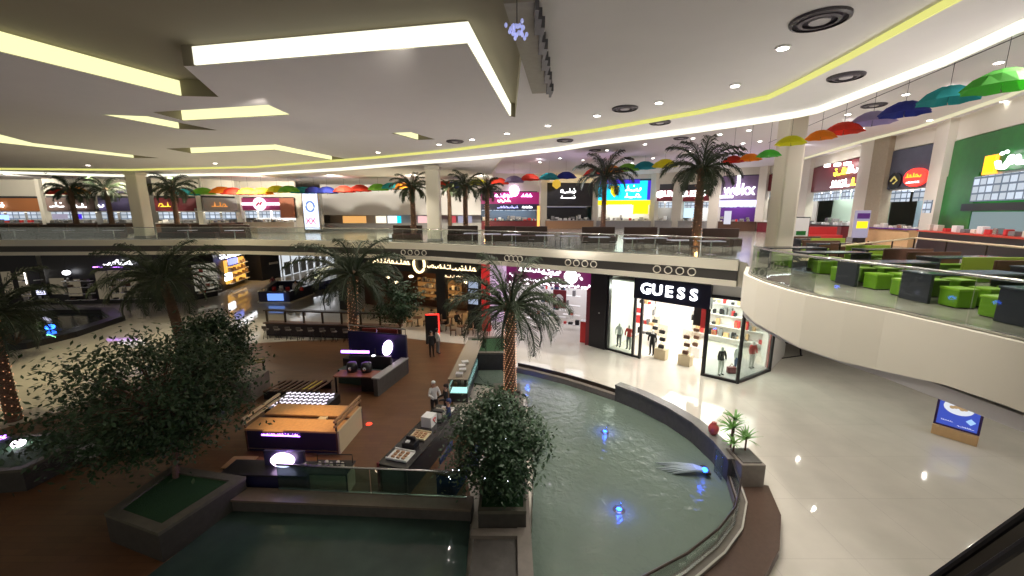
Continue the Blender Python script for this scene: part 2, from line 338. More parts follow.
# downlights and vents
def ordinal(i): return ['first', 'second', 'third', 'fourth', 'fifth', 'sixth', 'seventh', 'eighth', 'ninth', 'tenth', 'eleventh', 'twelfth', 'thirteenth', 'fourteenth', 'fifteenth', 'sixteenth', 'seventeenth', 'eighteenth', 'nineteenth', 'twentieth', 'twenty-first', 'twenty-second', 'twenty-third', 'twenty-fourth', 'twenty-fifth', 'twenty-sixth', 'twenty-seventh', 'twenty-eighth', 'twenty-ninth', 'thirtieth', 'thirty-first', 'thirty-second'][i]
dl0 = None
def downlight(x, y, z, r, label, grp):
    global dl0
    p = P(x, y, z)
    if dl0 is None:
        dl0 = thing('downlight', label, 'ceiling light', (p[0], p[1], z), 0, grp)
        MB().lathe(0, 0, [(.13, -.035), (.16, -.03), (.165, 0), (.12, 0)], 18).build('trim_ring', WHITE, dl0); MB().lathe(0, 0, [(.118, -.045), (.118, -.01)], 18).build('lens', E_DOWN, dl0); o = dl0
    else: o = dup(dl0, (p[0], p[1], z), label=label, group=grp)
    o.scale = (r, r, 1); return o
ins = [(783, 47), (735, 85), (659, 102), (597, 115), (548, 125), (507, 133), (472, 139), (439, 144), (378, 152), (215, 163), (88, 165)]
for i, (x, y) in enumerate(ins): downlight(x, y, Z, 1.0, f'round white downlight set in the atrium ceiling, {ordinal(i)} from the right', 'downlights of the atrium ceiling')
outs = sorted([(999, 62), (906, 94), (848, 114), (930, 120), (862, 128), (1004, 101), (749, 130), (743, 143), (693, 138), (645, 144), (607, 150), (653, 158), (583, 160), (632, 163), (689, 151), (760, 141), (560, 158), (540, 162), (950, 88), (720, 134)], key=lambda q: -q[0])
for i, (x, y) in enumerate(outs): downlight(x, y, ZH, 1.15, f'round white downlight in the food court ceiling, {ordinal(i)} from the right', 'downlights of the food court ceiling')
v0 = None
vl = [(820, 19, Z, 1.12, 'largest round black ceiling vent, nearest the camera at top right'), (846, 76, Z, .95, 'round black ceiling vent between the two curved cove lights at right'), (625, 108, Z, 1, 'round black ceiling vent inside the curved coves above the centre palm'), (660, 122, Z, .95, 'round ceiling vent squeezed between the two curved coves near the middle'), (565, 140, Z, .95, 'round ceiling vent between the coves, left of the centre palm'), (455, 141, Z, 1.0, 'round ceiling vent left of the coves near the cream pillar'), (874, 105, ZH, 1.2, 'round ceiling vent above the lilac umbrella'), (681, 138, ZH, 1.2, 'round ceiling vent above the right far palm'), (595, 150, ZH, 1.2, 'round ceiling vent above the left far palm'), (683, 148, ZH, 1.2, 'smaller round ceiling vent just behind the one above the right far palm')]
for x, y, z, s, lab in vl:
    p = P(x, y, z)
    if v0 is None:
        v0 = thing('ceiling_vent', lab, 'ceiling vent', (p[0], p[1], z), 0, 'round ceiling vents'); o = v0
        MB().lathe(0, 0, [(.40, 0), (.47, 0), (.46, -.05), (.41, -.07)], 28, False).build('outer_ring', mat('vent_dark', (.06, .05, .065), .45), v0); MB().lathe(0, 0, [(.27, 0), (.33, -.02), (.32, -.06), (.26, -.07)], 24, False).build('inner_ring', mat('vent_mid', (.14, .12, .15), .4), v0)
        MB().lathe(0, 0, [(.40, -.012), (.0, -.012)], 24).build('backing', MATS['vent_dark'], v0); MB().lathe(0, 0, [(.16, -.06), (.17, -.02)], 20).build('core', mat('vent_light', (.5, .47, .5), .4), v0)
    else: o = dup(v0, (p[0], p[1], z), label=lab)
    o.scale = (s, s, 1)
# --- pillars of the gallery
def pillar(x, ybase, wpx, Yd, label, top=Z, z0=UP, cat='pillar', group=None):
    p = D(x, ybase, Yd); w = wpx/F*Yd/1.0/(1+.75*abs((x-512)/F))
    t = thing('pillar', label, cat, (p.x, Yd, z0)); h = top-z0
    MB().rbox(0, 0, h/2, w, w, h-.01, .12).build('shaft', FASCIA, t); MB().rbox(0, 0, .12, w+.06, w+.06, .22, .03).build('plinth', GREY, t)
    MB().rbox(0, 0, h-.25, w+.12, w+.12, .3, .05).build('capital', CREAM, t); return t
pillar(145, 235, 19, 37.8, 'wide cream pillar rising from the far gallery at left')
pillar(435, 235, 14.5, 33.5, 'cream pillar rising from the far gallery left of the purple shop')
pillar(779, 240, 27, 21.5, 'large cream pillar beside the food stalls at right', ZH)
# ================================================================ POOLS
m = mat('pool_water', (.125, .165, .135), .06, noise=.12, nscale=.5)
nt = m.node_tree; bs = nt.nodes['Principled BSDF']; tc = nt.nodes.new('ShaderNodeTexCoord'); n1 = nt.nodes.new('ShaderNodeTexNoise'); n1.inputs['Scale'].default_value = 3.2; n1.inputs['Detail'].default_value = 4; n1.inputs['Distortion'].default_value = .3
bp = nt.nodes.new('ShaderNodeBump'); bp.inputs['Strength'].default_value = .7; bp.inputs['Distance'].default_value = .07
nt.links.new(tc.outputs['Object'], n1.inputs['Vector']); nt.links.new(n1.outputs['Fac'], bp.inputs['Height']); nt.links.new(bp.outputs['Normal'], bs.inputs['Normal']); WATER = m
wp = [(.2, 22.6), (1.4, 21.9), (2.9, 20.9), (4.2, 19.8), (5.2, 18.9), (6.1, 17.9), (6.9, 16.6), (7.45, 15.2), (7.65, 13.8), (7.6, 12.7), (7.2, 11.5), (6.5, 10.5), (5.6, 9.7), (4.4, 8.9), (3.0, 8.2), (1.6, 7.7), (0.6, 7.4)]
inner = [(0.55, 10.0), (.75, 12.5), (.9, 16), (.75, 19.5), (.2, 20.2), (-.6, 20.6), (-1.6, 21.2), (-2.3, 22.9)]
pw = wp+inner
o = MB().prism(pw, .02, .14).build('water', WATER); tag(o, 'pale green rippled water of the curved fountain pool', 'pool water')
t = thing('pool_wall', 'dark stone wall curving around the far side of the fountain pool', 'pool wall', (5, 19, 0))
seg = off(wp[4:10], .22); seg = [(x-5, y-19) for x, y in seg]
MB().ribbon(seg, .42, .0, .95).build('wall_body', STONE, t); MB().ribbon(seg, .50, .93, 1.02).build('coping', mat('coping_stone', (.16, .15, .14), .25, noise=.2), t)
t = thing('pool_curb', 'low stepped dark curb at the far tip of the fountain pool', 'pool curb', (1, 22, 0))
seg = [(x-1, y-22) for x, y in off(wp[0:5], .3)]
MB().ribbon(seg, .5, 0, .42).build('curb_step', STONE2, t); MB().ribbon(off(seg, .42), .35, 0, .2).build('curb_step', LEDGE, t); MB().ribbon(off(seg, .05), .06, .42, .62).build('curb_rim', BRONZE, t)
t = thing('pool_ledge', 'brown granite bench ledge curving outside the near end of the pool', 'pool ledge', (6, 10, 0))
seg = [(x-6, y-10) for x, y in wp[9:]]
MB().ribbon(off(seg, .2), .36, 0, .36).build('curb_body', STONE2, t); MB().ribbon(off(seg, .05), .05, .36, .38).build('curb_rim', BRONZE, t)
MB().ribbon(off([(x-6, y-10) for x, y in wp[9:]], .84), .92, 0, .28).build('ledge_slab', LEDGE, t)
railing('pool_railing', 'low glass railing with dark handrail along the near rim of the pool', wp[9:], .14, .62, GLG, .36)
for o in COL.objects:
    if o.parent and o.parent.name.startswith('pool_railing') and 'handrail' in o.name: o.data.materials[0] = BRONZE
# pale strip on the ledge
o = MB().ribbon(off(wp[9:14], .36), .05, .38, .41).build('ledge_strip', mat('pale_strip', (.5, .48, .42), .4)); tag(o, 'pale metal strip running along the granite pool ledge', 'trim strip')
# planter at the end of the dark wall
e = P3(736, 468, .9); t = thing('stone_planter', 'square taupe stone planter ending the curved pool wall', 'planter', (8.22, 12.75, 0))
MB().rbox(0, 0, .55, .82, 1.05, 1.1, .04).build('box_body', STONE2, t); MB().bb(-.32, .32, -.42, .42, 1.09, 1.13).build('soil', STONE, t)
t = thing('tropical_plant', 'spiky green potted plant on the planter at the pool wall', 'plant', (8.12, 13.25, 1.05))
def rosette(b, cx, cy, cz, n, L, w, up, seed):
    r = random.Random(seed)
    for i in range(n):
        a = i*2.4+r.random(); el = up*r.uniform(.3, 1.3); pts = []
        for k in range(5):
            q = k/4; pts.append((cx+math.cos(a)*L*q*math.cos(el*(1-q*.6)), cy+math.sin(a)*L*q*math.cos(el*(1-q*.6)), cz+L*(q*math.sin(el)-.35*q*q)))
        ww = [w*.4, w, w*.9, w*.5, .004]; vs = []
        for k, p in enumerate(pts): vs += [(p[0]-math.sin(a)*ww[k], p[1]+math.cos(a)*ww[k], p[2]), (p[0]+math.sin(a)*ww[k], p[1]-math.cos(a)*ww[k], p[2]+.01)]
        b.add(vs, [(2*k, 2*k+1, 2*k+3, 2*k+2) for k in range(4)])
b = MB(); rosette(b, -.1, .1, .75, 26, .55, .035, 1.0, 1); rosette(b, .25, -.2, .5, 26, .55, .035, 1.0, 2); rosette(b, .1, .35, .95, 22, .45, .035, 1.1, 3); rosette(b, -.2, -.25, .35, 18, .4, .03, 1, 4); b.build('foliage', LEAFB, t)
b = MB(); b.tube([(-.1, .1, 0), (-.1, .1, .78)], .03); b.tube([(.25, -.2, 0), (.25, -.2, .52)], .03); b.tube([(.1, .35, 0), (.1, .35, .97)], .03); b.tube([(-.2, -.25, 0), (-.2, -.25, .36)], .03); b.build('stem', BARK, t)
o = MB().lathe(0, 0, [(.10, 0), (.17, .1), (.2, .26), (.15, .4), (.08, .46), (.1, .5)], 18).build('red_vase', mat('red_clay', (.42, .07, .06), .35, noise=.2), None, True, (7.85, 14.3, 1.02)); tag(o, 'rounded red vase standing behind the spiky plant', 'vase')
# fountain lights and jets
for x, y, lab in ((605, 432, 'blue glowing fountain nozzle in the pool, farthest of the three'), (619, 510, 'blue glowing fountain nozzle in the pool, nearest of the three')):
    p = P(x, y, .14); t = thing('fountain_light', lab, 'fountain light', (p[0], p[1], .1), 0, 'blue fountain lights')
    MB().lathe(0, 0, [(.16, .0), (.2, .05), (.12, .07)], 16).build('housing', BRONZE, t); MB().lathe(0, 0, [(.09, .075), (.05, .11), (.0, .12)], 14).build('lens', E_BLUE, t)
    b = MB(); [b.tube([(.03, .02, .1), (.05+.03*i, .05, .22), (.10+.05*i, .1, .32), (.16+.05*i, .12, .28)], [.015, .012, .008, .004], 6) for i in range(3)]; b.build('water_jet', glass('jet_glass', (.92, .95, 1), .3), t)
    l = bpy.data.lights.new('fountain_glow', 'POINT'); l.color = (.02, .1, 1); l.energy = 22; l.shadow_soft_size = .08; lo = bpy.data.objects.new('fountain_glow', l); COL.objects.link(lo); lo.location = (p[0], p[1], .38)
p = (7.05, 13.1); t = thing('fountain_light', 'blue glowing spout mounted against the inside of the pool wall', 'fountain light', (p[0], p[1], .3), 0, 'blue fountain lights')
MB().rbox(0, 0, 0, .18, .5, .1, .02).build('housing', BRONZE, t); MB().ell(-.08, -.1, .08, .10, .10, .09).build('lens', E_BLUE, t)
b = MB()
for i in range(7): j = (i*37 % 7)/7; b.tube([(-.08, -.12+.03*i, .05), (-.4, -.12+.05*i, .08), (-.8-.2*j, -.08+.08*i, .0), (-1.25-.5*j, .0+.11*i, -.15)], [.03, .05, .05, .012], 6)
b.build('water_jet', mat('foam', (.30, .36, .36), .35), t)
l = bpy.data.lights.new('fountain_glow', 'POINT'); l.color = (.02, .1, 1); l.energy = 16; l.shadow_soft_size = .08; lo = bpy.data.objects.new('fountain_glow', l); COL.objects.link(lo); lo.location = (6.9, 13.1, .75)
l = bpy.data.lights.new('fountain_glow', 'POINT'); l.color = (.02, .12, 1); l.energy = 14; l.shadow_soft_size = .08; lo = bpy.data.objects.new('fountain_glow', l); COL.objects.link(lo); lo.location = (.9, 21.3, .5)
o = MB().rbox(7.45, 13.0, .62, .05, .5, .9, .01).build('acrylic_sheet', glass('sheet_glass', (.7, .75, .85), .5)); tag(o, 'leaning clear acrylic sheet by the blue spout', 'acrylic sheet')
# left lower pool
lp = [(-9.0, 11.3), (-1.3, 11.0), (-1.2, 8.5), (-1.4, 5.0), (-12.2, 5.0), (-9.6, 9.0)]
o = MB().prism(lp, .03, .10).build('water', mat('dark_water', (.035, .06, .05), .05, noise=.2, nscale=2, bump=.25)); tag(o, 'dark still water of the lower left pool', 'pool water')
t = thing('pool_curb', 'long tan curb along the far side of the dark lower pool', 'pool curb', (-5, 11.5, 0))
MB().ribbon([(-4.2, .1), (3.75, -.35)], .55, 0, .45).build('curb_body', STONE, t); MB().ribbon([(-4.2, .1), (3.75, -.35)], .62, .45, .52).build('coping', mat('tan_stone', (.16, .12, .09), .4, noise=.2), t)
railing('pool_railing', 'tinted glass screen between the kiosks and the dark pool', [(-7.7, 11.75), (-1.45, 11.35)], .0, .95, GLD, .5)
# pool behind, hidden partly by the palm
o = MB().prism([P(452, 380, .1), P(462, 362, .1), P(500, 368, .1), (.0, 21.2), (-.5, 20.6)], .03, .12).build('water', WATER); tag(o, 'small patch of green water behind the glass display counter', 'pool water')
# far left pool
fp = [P(x, y, .1) for x, y in ((-60, 322), (0, 318), (60, 312), (108, 312), (118, 320), (70, 336), (30, 346), (-60, 352))]
t = thing('pool', 'dark far pool with a blue light at the left edge', 'pool', (fp[0][0], fp[0][1], 0)); q = [(x-fp[0][0], y-fp[0][1]) for x, y in fp]
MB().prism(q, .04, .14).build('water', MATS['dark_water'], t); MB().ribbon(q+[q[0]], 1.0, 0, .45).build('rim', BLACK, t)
for (x, y, lab, m_) in ((50, 327, 'blue lamp glowing over the dark far pool', E_BLUE), (51, 336, 'pale green light stick beside the dark far pool', glow('green_stick', (.3, 1, .45), 2))):
    p = P(x, y, .4)
    o = (MB().ell(0, 0, 0, .3, .3, .22) if m_ is E_BLUE else MB().tube([(-.6, .3, 0), (.6, -.3, 0)], .07)).build('pool_lamp' if m_ is E_BLUE else 'light_stick', m_, None, True, (p[0], p[1], .4)); tag(o, lab, 'lamp')
# ================================================================ PLANTERS
def planter(name, label, poly, h, rim=.28, body=mat('planter_dark', (.045, .042, .036), .6, noise=.4, nscale=5, bump=.2), top=mat('planter_rim', (.10, .095, .07), .6, noise=.3, nscale=5)):
    cx = sum(p[0] for p in poly)/len(poly); cy = sum(p[1] for p in poly)/len(poly); t = thing(name, label, 'planter', (cx, cy, 0)); q = [(x-cx, y-cy) for x, y in poly]
    def sh(f): return [(x*f, y*f) for x, y in q]
    r = max(math.hypot(x, y) for x, y in q); k = 1-rim/r*1.6
    MB().prism(sh(.99), 0, h-.08).build('box_body', body, t)
    n = len(q); b = MB(); o_, i_ = q, sh(k); b.add([(x, y, h-.08) for x, y in o_]+[(x, y, h+.02) for x, y in o_]+[(x, y, h+.02) for x, y in i_]+[(x, y, h-.08) for x, y in i_], [(a*n+i, a*n+(i+1) % n, ((a+1) % 4)*n+(i+1) % n, ((a+1) % 4)*n+i) for a in range(4) for i in range(n)])
    b.build('rim', top, t); MB().prism(sh(k*.99), h-.1, h-.03).build('turf', GRASS, t); return t
planter('tree_planter', 'large dark stone planter with green turf at the lower left', [P(172, 466, .95), P(246, 477, .95), P(158, 534, .95), P(104, 514, .95)], .95)
planter('tree_planter', 'stone planter with turf and a white uplight at the left edge', [P(-60, 438, .85), P(0, 436, .85), P(70, 432, .85), P(84, 440, .85), P(22, 470, .85), P(-60, 476, .85)], .85)
planter('tree_planter', 'narrow stone planter dividing the two near pools', [(-.95, 13.4), (.45, 13.4), (.42, 10.25), (-1.0, 10.25)], .95, .12)
t = thing('dividing_wall', 'dark low stone wall between the near ends of the two pools', 'wall', (-.3, 8.4, 0)); MB().bb(-.8, .8, -2.2, 1.8, 0, .3).build('wall_body', STONE, t); MB().bb(.45, .85, -2.2, 11.0, .0, .42).build('pool_edge', STONE2, t); MB().bb(-.9, .45, 1.55, 1.83, .3, .42).build('coping', STONE2, t)
planter('palm_planter', 'dark square planter behind the glass display counter', [P(468, 342, .9), P(508, 340, .9), P(508, 358, .9), P(468, 358, .9)], 1.2)
o = planter('palm_planter', 'low dark planter under the string-lit palm in the middle', [(-1.0, 20.4), (.42, 20.4), (.42, 18.9), (-1.0, 18.9)], .4)
o = MB().lathe(0, 0, [(.16, 0), (.2, .1), (.16, .16), (.0, .17)], 14).build('spotlight', glow('white_lilac_lamp', (.95, .8, 1), 16), None, True, (*P(18, 443, .95), .85)); tag(o, 'white glowing uplight on the left edge planter', 'uplight')
l = bpy.data.lights.new('uplight_glow', 'POINT'); l.color = (.8, .65, 1); l.energy = 12; lo = bpy.data.objects.new('uplight_glow', l); COL.objects.link(lo); lo.location = (*P(18, 443, .95), 1.25)
o = MB().lathe(0, 0, [(.1, 0), (.12, .08), (.0, .12)], 10).build('spotlight', E_PURP, None, True, (*P(2, 436, .95), .85)); tag(o, 'small purple uplight beside the white one on the planter', 'uplight')
# ================================================================ PLANTS
def palm_crown(seed, n, L, droop, leaf_w=.035):
    r = random.Random(seed); b = MB()
    for i in range(n):
        lv = i/(n-1); a = i*2.39996+r.uniform(-.2, .2); el = R(82-110*lv**.9)+r.uniform(-.1, .1); l = L*r.uniform(.85, 1.08)*(.8+.2*math.sin(math.pi*min(1, lv+.3))); pts = []; N = 9
        x = .08; z = 0; ang = el
        for k in range(N): 
            pts.append(Vector((math.cos(a)*x, math.sin(a)*x, z))); x += math.cos(ang)*l/(N-1); z += math.sin(ang)*l/(N-1); ang -= droop/(N-1)*(1+k*.12)
        b.tube(pts, [.028*(1-k/N*.8) for k in range(N)], 4, False)
        side = Vector((-math.sin(a), math.cos(a), 0))
        for k in range(1, N-1):
            for h in (0, .25, .5, .75):
                p = pts[k].lerp(pts[k+1], h); t = (pts[k+1]-pts[k]).normalized(); q = (k+h)/N; ll = l*.27*math.sin(math.pi*min(1, q*1.0+.12))**.7*r.uniform(.8, 1.15)+.05
                for s in (-1, 1):
                    d = (side*s*.62+t*.9+Vector((0, 0, .05+r.uniform(-.2, .15)))).normalized(); e_ = p+d*ll*.6+Vector((0, 0, .02)); f_ = p+d*ll+Vector((0, 0, -ll*.35)); w = t*leaf_w
                    b.add([p-w*.5, p+w*.5, e_+w*.6, e_-w*.6, f_], [(0, 1, 2, 3), (3, 2, 4)])
    return b
PAL = {}
def palm(label, base, h, L, kind='near', lights=0, group='palm trees', seed=1, tr=.2, bend=(0, 0)):
    t = thing('palm_tree', label, 'palm tree', base, rnd.random()*6, group)
    key = (kind, seed)
    if key not in PAL:
        b = palm_crown(seed, 34 if kind == 'near' else 24, 1.0, 1.12 if kind == 'near' else 1.2, .013 if kind == 'near' else .022)
        PAL[key] = b.build('crown', LEAFP, t).data
        c = [o for o in COL.objects if o.data == PAL[key]][0]
    else: c = bpy.data.objects.new('crown', PAL[key]); COL.objects.link(c); c.parent = t
    c.location = (bend[0], bend[1], h); c.scale = (L, L, L)
    prof = [(bend[0]*k/12*k/12, bend[1]*k/12*k/12, h*k/12) for k in range(13)]; b = MB(); b.tube(prof, [tr*(1.15-.25*k/12) for k in range(13)], 12)
    nr = int(h/.16)
    for i in range(nr):
        q = (i+.5)/nr; rr = tr*(1.18-.25*q); cx, cy, cz = bend[0]*q*q, bend[1]*q*q, h*q
        b.lathe(cx, cy, [(rr, cz-.05), (rr+.035, cz+.06), (rr*.9, cz+.07)], 9, False)
    b.build('trunk', PBARK, t)
    MB().ell(bend[0], bend[1], h-.1, tr*1.5, tr*1.5, .35, 10, 6).build('crown_base', PBARK, t, True)
    if lights:
        b = MB(); r = random.Random(3); N = lights
        for i in range(N): q = i/N*.92; a = i*1.9; rr = tr*(1.3-.2*q)+.03; b.ell(bend[0]*q*q+rr*math.cos(a), bend[1]*q*q+rr*math.sin(a), h*q+.1, .018, .018, .018, 5, 3)
        tag(b.build('string_lights', glow('string_bulb', (1, .45, .22), 1.6), t), 'warm string lights wound round the trunk', kind='stuff')
    return t
palm('tall palm with string lights on its trunk in the middle, beside the fountain pool', (-.1, 19.6, .3), 4.6, 3.5, lights=360, tr=.24)
palm('drooping dark palm behind the round-signed kiosk, left of the cafe', (-10.4, 25.2, 0), 5.6, 3.9, lights=220, tr=.24, bend=(-.5, 0), seed=2)
palm('dark palm at left behind the leafy trees, in front of the black shop', (-21.2, 24.6, 0), 5.5, 3.7, tr=.26, bend=(-.4, .3), seed=2)
palm('palm cut off by the left edge of the picture', (-23.2, 17.2, 0), 5.1, 2.9, tr=.22, seed=1, lights=120)
# upper gallery palms
up = [(412, 35.5, 188, 2.0, 'palm on the far gallery just left of the cream pillar'), (465, 36.5, 187, 2.0, 'palm on the far gallery just right of the cream pillar'), (487, 39.5, 189, 1.9, 'palm on the far gallery left of the purple shop'), (449, 44, 189, 1.5, 'small palm peeping out behind the cream pillar'), (605, 38, 176, 3.0, 'palm in front of the blue and yellow stall'), (702, 26.5, 168, 2.75, 'largest gallery palm, in front of the red and white burger stall'), (70, 40.5, 190, 2.2, 'hazy palm on the far gallery at the left edge'), (172, 40.5, 189, 2.2, 'palm on the far gallery just right of the wide left pillar'), (106, 42, 190, 1.9, 'hazy palm between the far left stalls and the wide pillar')]
for x, Yd, yc, L, lab in up:
    c = D(x, yc, Yd); palm(lab, (c.x, Yd, UP), c.z-UP, L, 'far', 60 if x in (605, 702, 465, 487, 412) else 0, 'palms on the gallery', 5, .2 if x != 702 else .24)
    if x in (605, 702, 487):
        l = bpy.data.lights.new('palm_uplight', 'POINT'); l.color = (1, .5, .18); l.energy = 12; l.shadow_soft_size = .1; lo = bpy.data.objects.new('palm_uplight', l); COL.objects.link(lo); lo.location = (c.x-.2, Yd-.6, UP+.35)
def leafy(label, base, trunk_h, c, rad, nclump, nleaf, leaf, seed, m=LEAFD, stars=0, trunks=1):
    r = random.Random(seed); t = thing('leafy_tree', label, 'tree', base, 0, None); b = MB(); lf = MB(); c = Vector(c)-Vector(base)
    tops = []
    for k in range(trunks):
        o = Vector((.22*k*math.cos(seed), .22*k, 0)); top = Vector((c.x*.7+o.x*2, c.y*.7+o.y*2, trunk_h)); b.tube([o, o+Vector((.04, .03, trunk_h*.5)), top], [.09, .07, .06], 8); tops.append(top)
    cl = []
    for i in range(nclump):
        while True:
            p = Vector((r.uniform(-1, 1), r.uniform(-1, 1), r.uniform(-1, 1)))
            if .35 < p.length < 1: break
        p = Vector((p.x*rad[0], p.y*rad[1], p.z*rad[2]))+c; cl.append(p); tp = tops[i % trunks]; mid = tp.lerp(p, .5)+Vector((0, 0, .1)); b.tube([tp, mid, p], [.035, .022, .01], 5)
    b.build('trunk', BARK, t)
    for i in range(nleaf):
        p = r.choice(cl); s = min(rad)*.27; q = p+Vector((r.gauss(0, s), r.gauss(0, s), r.gauss(0, s*.65))); d = Vector((r.uniform(-1, 1), r.uniform(-1, 1), r.uniform(-.9, .3))).normalized(); n = d.cross(Vector((r.uniform(-.5, .5), r.uniform(-.5, .5), 1))).normalized()
        L = leaf*r.uniform(.7, 1.3); lf.add([q, q+d*L*.5+n*L*.24, q+d*L, q+d*L*.5-n*L*.24], [(0, 1, 2, 3)])
    lf.build('foliage', m, t)
    if stars:
        s = MB(); [s.ell(*(r.choice(cl)+Vector((r.gauss(0, .3), r.gauss(0, .3)-.2, r.gauss(0, .3)))), .014, .014, .014, 5, 3) for _ in range(stars)]; tag(s.build('fairy_lights', E_STAR, t), 'tiny white and blue fairy lights', kind='stuff')
    return t
def leafpx(label, basepx, bz, Yd, cpx, wpx, hpx, trunk_h, **k):
    bx = P(*basepx, bz); c = D(*cpx, Yd); s = Yd*1.08/F
    return leafy(label, (bx[0], bx[1], bz), trunk_h, c, (wpx/2*s*.8, wpx/2*s*.7, hpx/2*s*.8), **k)
leafpx('large leafy green tree growing from the turf planter at lower left', (176, 478), .9, 13.0, (150, 395), 195, 135, 2.0, nclump=80, nleaf=16000, leaf=.18, seed=4, trunks=2)
leafpx('smaller leafy tree behind the large one, left of the wooden kiosk', (212, 400), 0, 18.0, (216, 345), 70, 78, 2.6, nclump=40, nleaf=8000, leaf=.2, seed=8)
leafpx('dense leafy tree between the two near pools', (503, 490), .9, 11.6, (495, 443), 108, 115, 1.2, nclump=64, nleaf=15000, leaf=.14, seed=11, stars=16)
leafpx('dark round leafy tree beside the palm near the cafe', (400, 345), 0, 25.5, (400, 303), 48, 52, 2.0, nclump=26, nleaf=3600, leaf=.2, seed=12)
leafpx('low dark bush at the left edge below the black shops', (10, 345), 0, 26, (12, 322), 90, 34, .5, nclump=22, nleaf=2500, leaf=.22, seed=14)
leafpx('dark bushy plant on the left planter rim behind the white uplight', (112, 432), .85, 15.3, (110, 425), 60, 30, .3, nclump=20, nleaf=2400, leaf=.15, seed=15)
# ================================================================ PEOPLE (one skinned body each, clothes and hair as children)
BODY = {}
def body_mesh(pose):
    if pose in BODY: return BODY[pose]
    # joints of a 1.75 m figure
    arm = {'stand': ((.27, -.02, 1.16), (.26, .10, .92)), 'work': ((.27, -.05, 1.15), (.18, -.30, 1.12)), 'sit': ((.26, -.05, .78+.0), (.16, -.30, .72))}[pose]
    sit = pose == 'sit'; hz = .48 if sit else .95
    V = [(0, 0, hz), (0, 0, hz+.22), (0, 0, hz+.42), (0, 0, hz+.55), (0, -.01, hz+.66), (0, -.015, hz+.78)]; Rr = [.125, .115, .14, .06, .095, .085]; E = [(0, 1), (1, 2), (2, 3), (3, 4), (4, 5)]
    for s in (-1, 1):
        o = len(V); ex, ha = arm
        V += [(s*.17, 0, hz+.47), (s*ex[0], ex[1], ex[2] if not sit else hz+.22), (s*ha[0], ha[1] if ha[1] < 0 else -.06, ha[2] if not sit else hz+.18)]; Rr += [.06, .042, .03]; E += [(2, o), (o, o+1), (o+1, o+2)]
        h0 = V[o+2]
        for k, dx in enumerate((-.022, -.008, .008, .022)): V.append((h0[0]+dx, h0[1]-.05 if pose != 'stand' else h0[1]-.01, h0[2]-(.09 if pose == 'stand' else .03))); Rr.append(.009); E.append((o+2, len(V)-1))
        V.append((h0[0]-s*.035, h0[1]-.035, h0[2]-.03)); Rr.append(.010); E.append((o+2, len(V)-1))
        q = len(V)
        if sit: V += [(s*.10, -.02, hz-.02), (s*.12, -.45, hz+.0), (s*.12, -.47, .08), (s*.12, -.62, .035)]
        else: V += [(s*.09, 0, hz-.07), (s*.11, -.01, .50), (s*.11, .02, .09), (s*.12, -.13, .035)]
        Rr += [.095, .06, .042, .035]; E += [(0, q), (q, q+1), (q+1, q+2), (q+2, q+3)]
    me = bpy.data.meshes.new('body'); me.from_pydata(V, E, []); o = bpy.data.objects.new('tmp', me); COL.objects.link(o)
    md = o.modifiers.new('s', 'SKIN')
    for i, v in enumerate(me.skin_vertices[0].data): v.radius = (Rr[i], Rr[i]*(.75 if i in (1, 2) else 1)); v.use_root = i == 0
    o.modifiers.new('b', 'SUBSURF').levels = 2
    bpy.context.view_layer.update(); m2 = bpy.data.meshes.new_from_object(o.evaluated_get(bpy.context.evaluated_depsgraph_get())); bpy.data.objects.remove(o)
    m2.polygons.foreach_set('use_smooth', [True]*len(m2.polygons)); BODY[pose] = m2; return m2
def sub_shell(me, test, grow, name, m, parent):
    bm = bmesh.new(); bm.from_mesh(me); bm.normal_update()
    for v in bm.verts: v.co = v.co+v.normal*grow
    bmesh.ops.delete(bm, geom=[f for f in bm.faces if not test(f.calc_center_median())], context='FACES')
    n = bpy.data.meshes.new(name); bm.to_mesh(n); bm.free(); n.materials.clear(); n.materials.append(m); o = bpy.data.objects.new(name, n); COL.objects.link(o); o.parent = parent; return o
def person(label, loc, rz, pose, top, low, group=None, skin=SKIN, hair=HAIR, scale=1.0, name='person', cat='person', cap=None):
    me = body_mesh(pose).copy(); me.materials.clear(); me.materials.append(skin); root = bpy.data.objects.new(name, me); COL.objects.link(root); root.location = loc; root.rotation_euler = (0, 0, rz); root.scale = (scale,)*3; tag(root, label, cat, group)
    hz = .48 if pose == 'sit' else .95
    sub_shell(me, lambda c: hz-.04 < c.z < hz+.53 and not (pose == 'stand' and c.z < hz-.0 and abs(c.x) > .2), .014, 'top', top, root)
    if pose == 'stand': sub_shell(me, lambda c: .1 < c.z < hz+.02 and abs(c.x) < .21, .012, 'trousers', low, root)
    else: sub_shell(me, lambda c: .1 < c.z < hz+.02, .012, 'trousers', low, root)
    [sub_shell(me, lambda c: c.z <= .1 and c.x*s > 0, .012, 'shoe', BLACK, root) for s in (-1, 1)]
    if hair:
        b = MB(); b.ell(0, .015, hz+.765, .105, .112, .085, 12, 6); b.ell(0, .045, hz+.71, .10, .085, .11, 12, 6); b.build('hair' if not cap else 'cap', cap or hair, root, True)
        f = MB(); f.ell(0, -.115, hz+.705, .013, .02, .02, 6, 4); f.build('nose', skin, root, True)
        [MB().ell(s*.035, -.10, hz+.73, .012, .01, .008, 6, 4).build('eye', HAIR, root, True) for s in (-1, 1)]; MB().ell(0, -.105, hz+.665, .025, .008, .007, 6, 4).build('mouth', mat('lips', (.3, .1, .08), .5), root, True); [MB().ell(s*.098, .01, hz+.71, .012, .025, .032, 6, 4).build('ear', skin, root, True) for s in (-1, 1)]
    return root
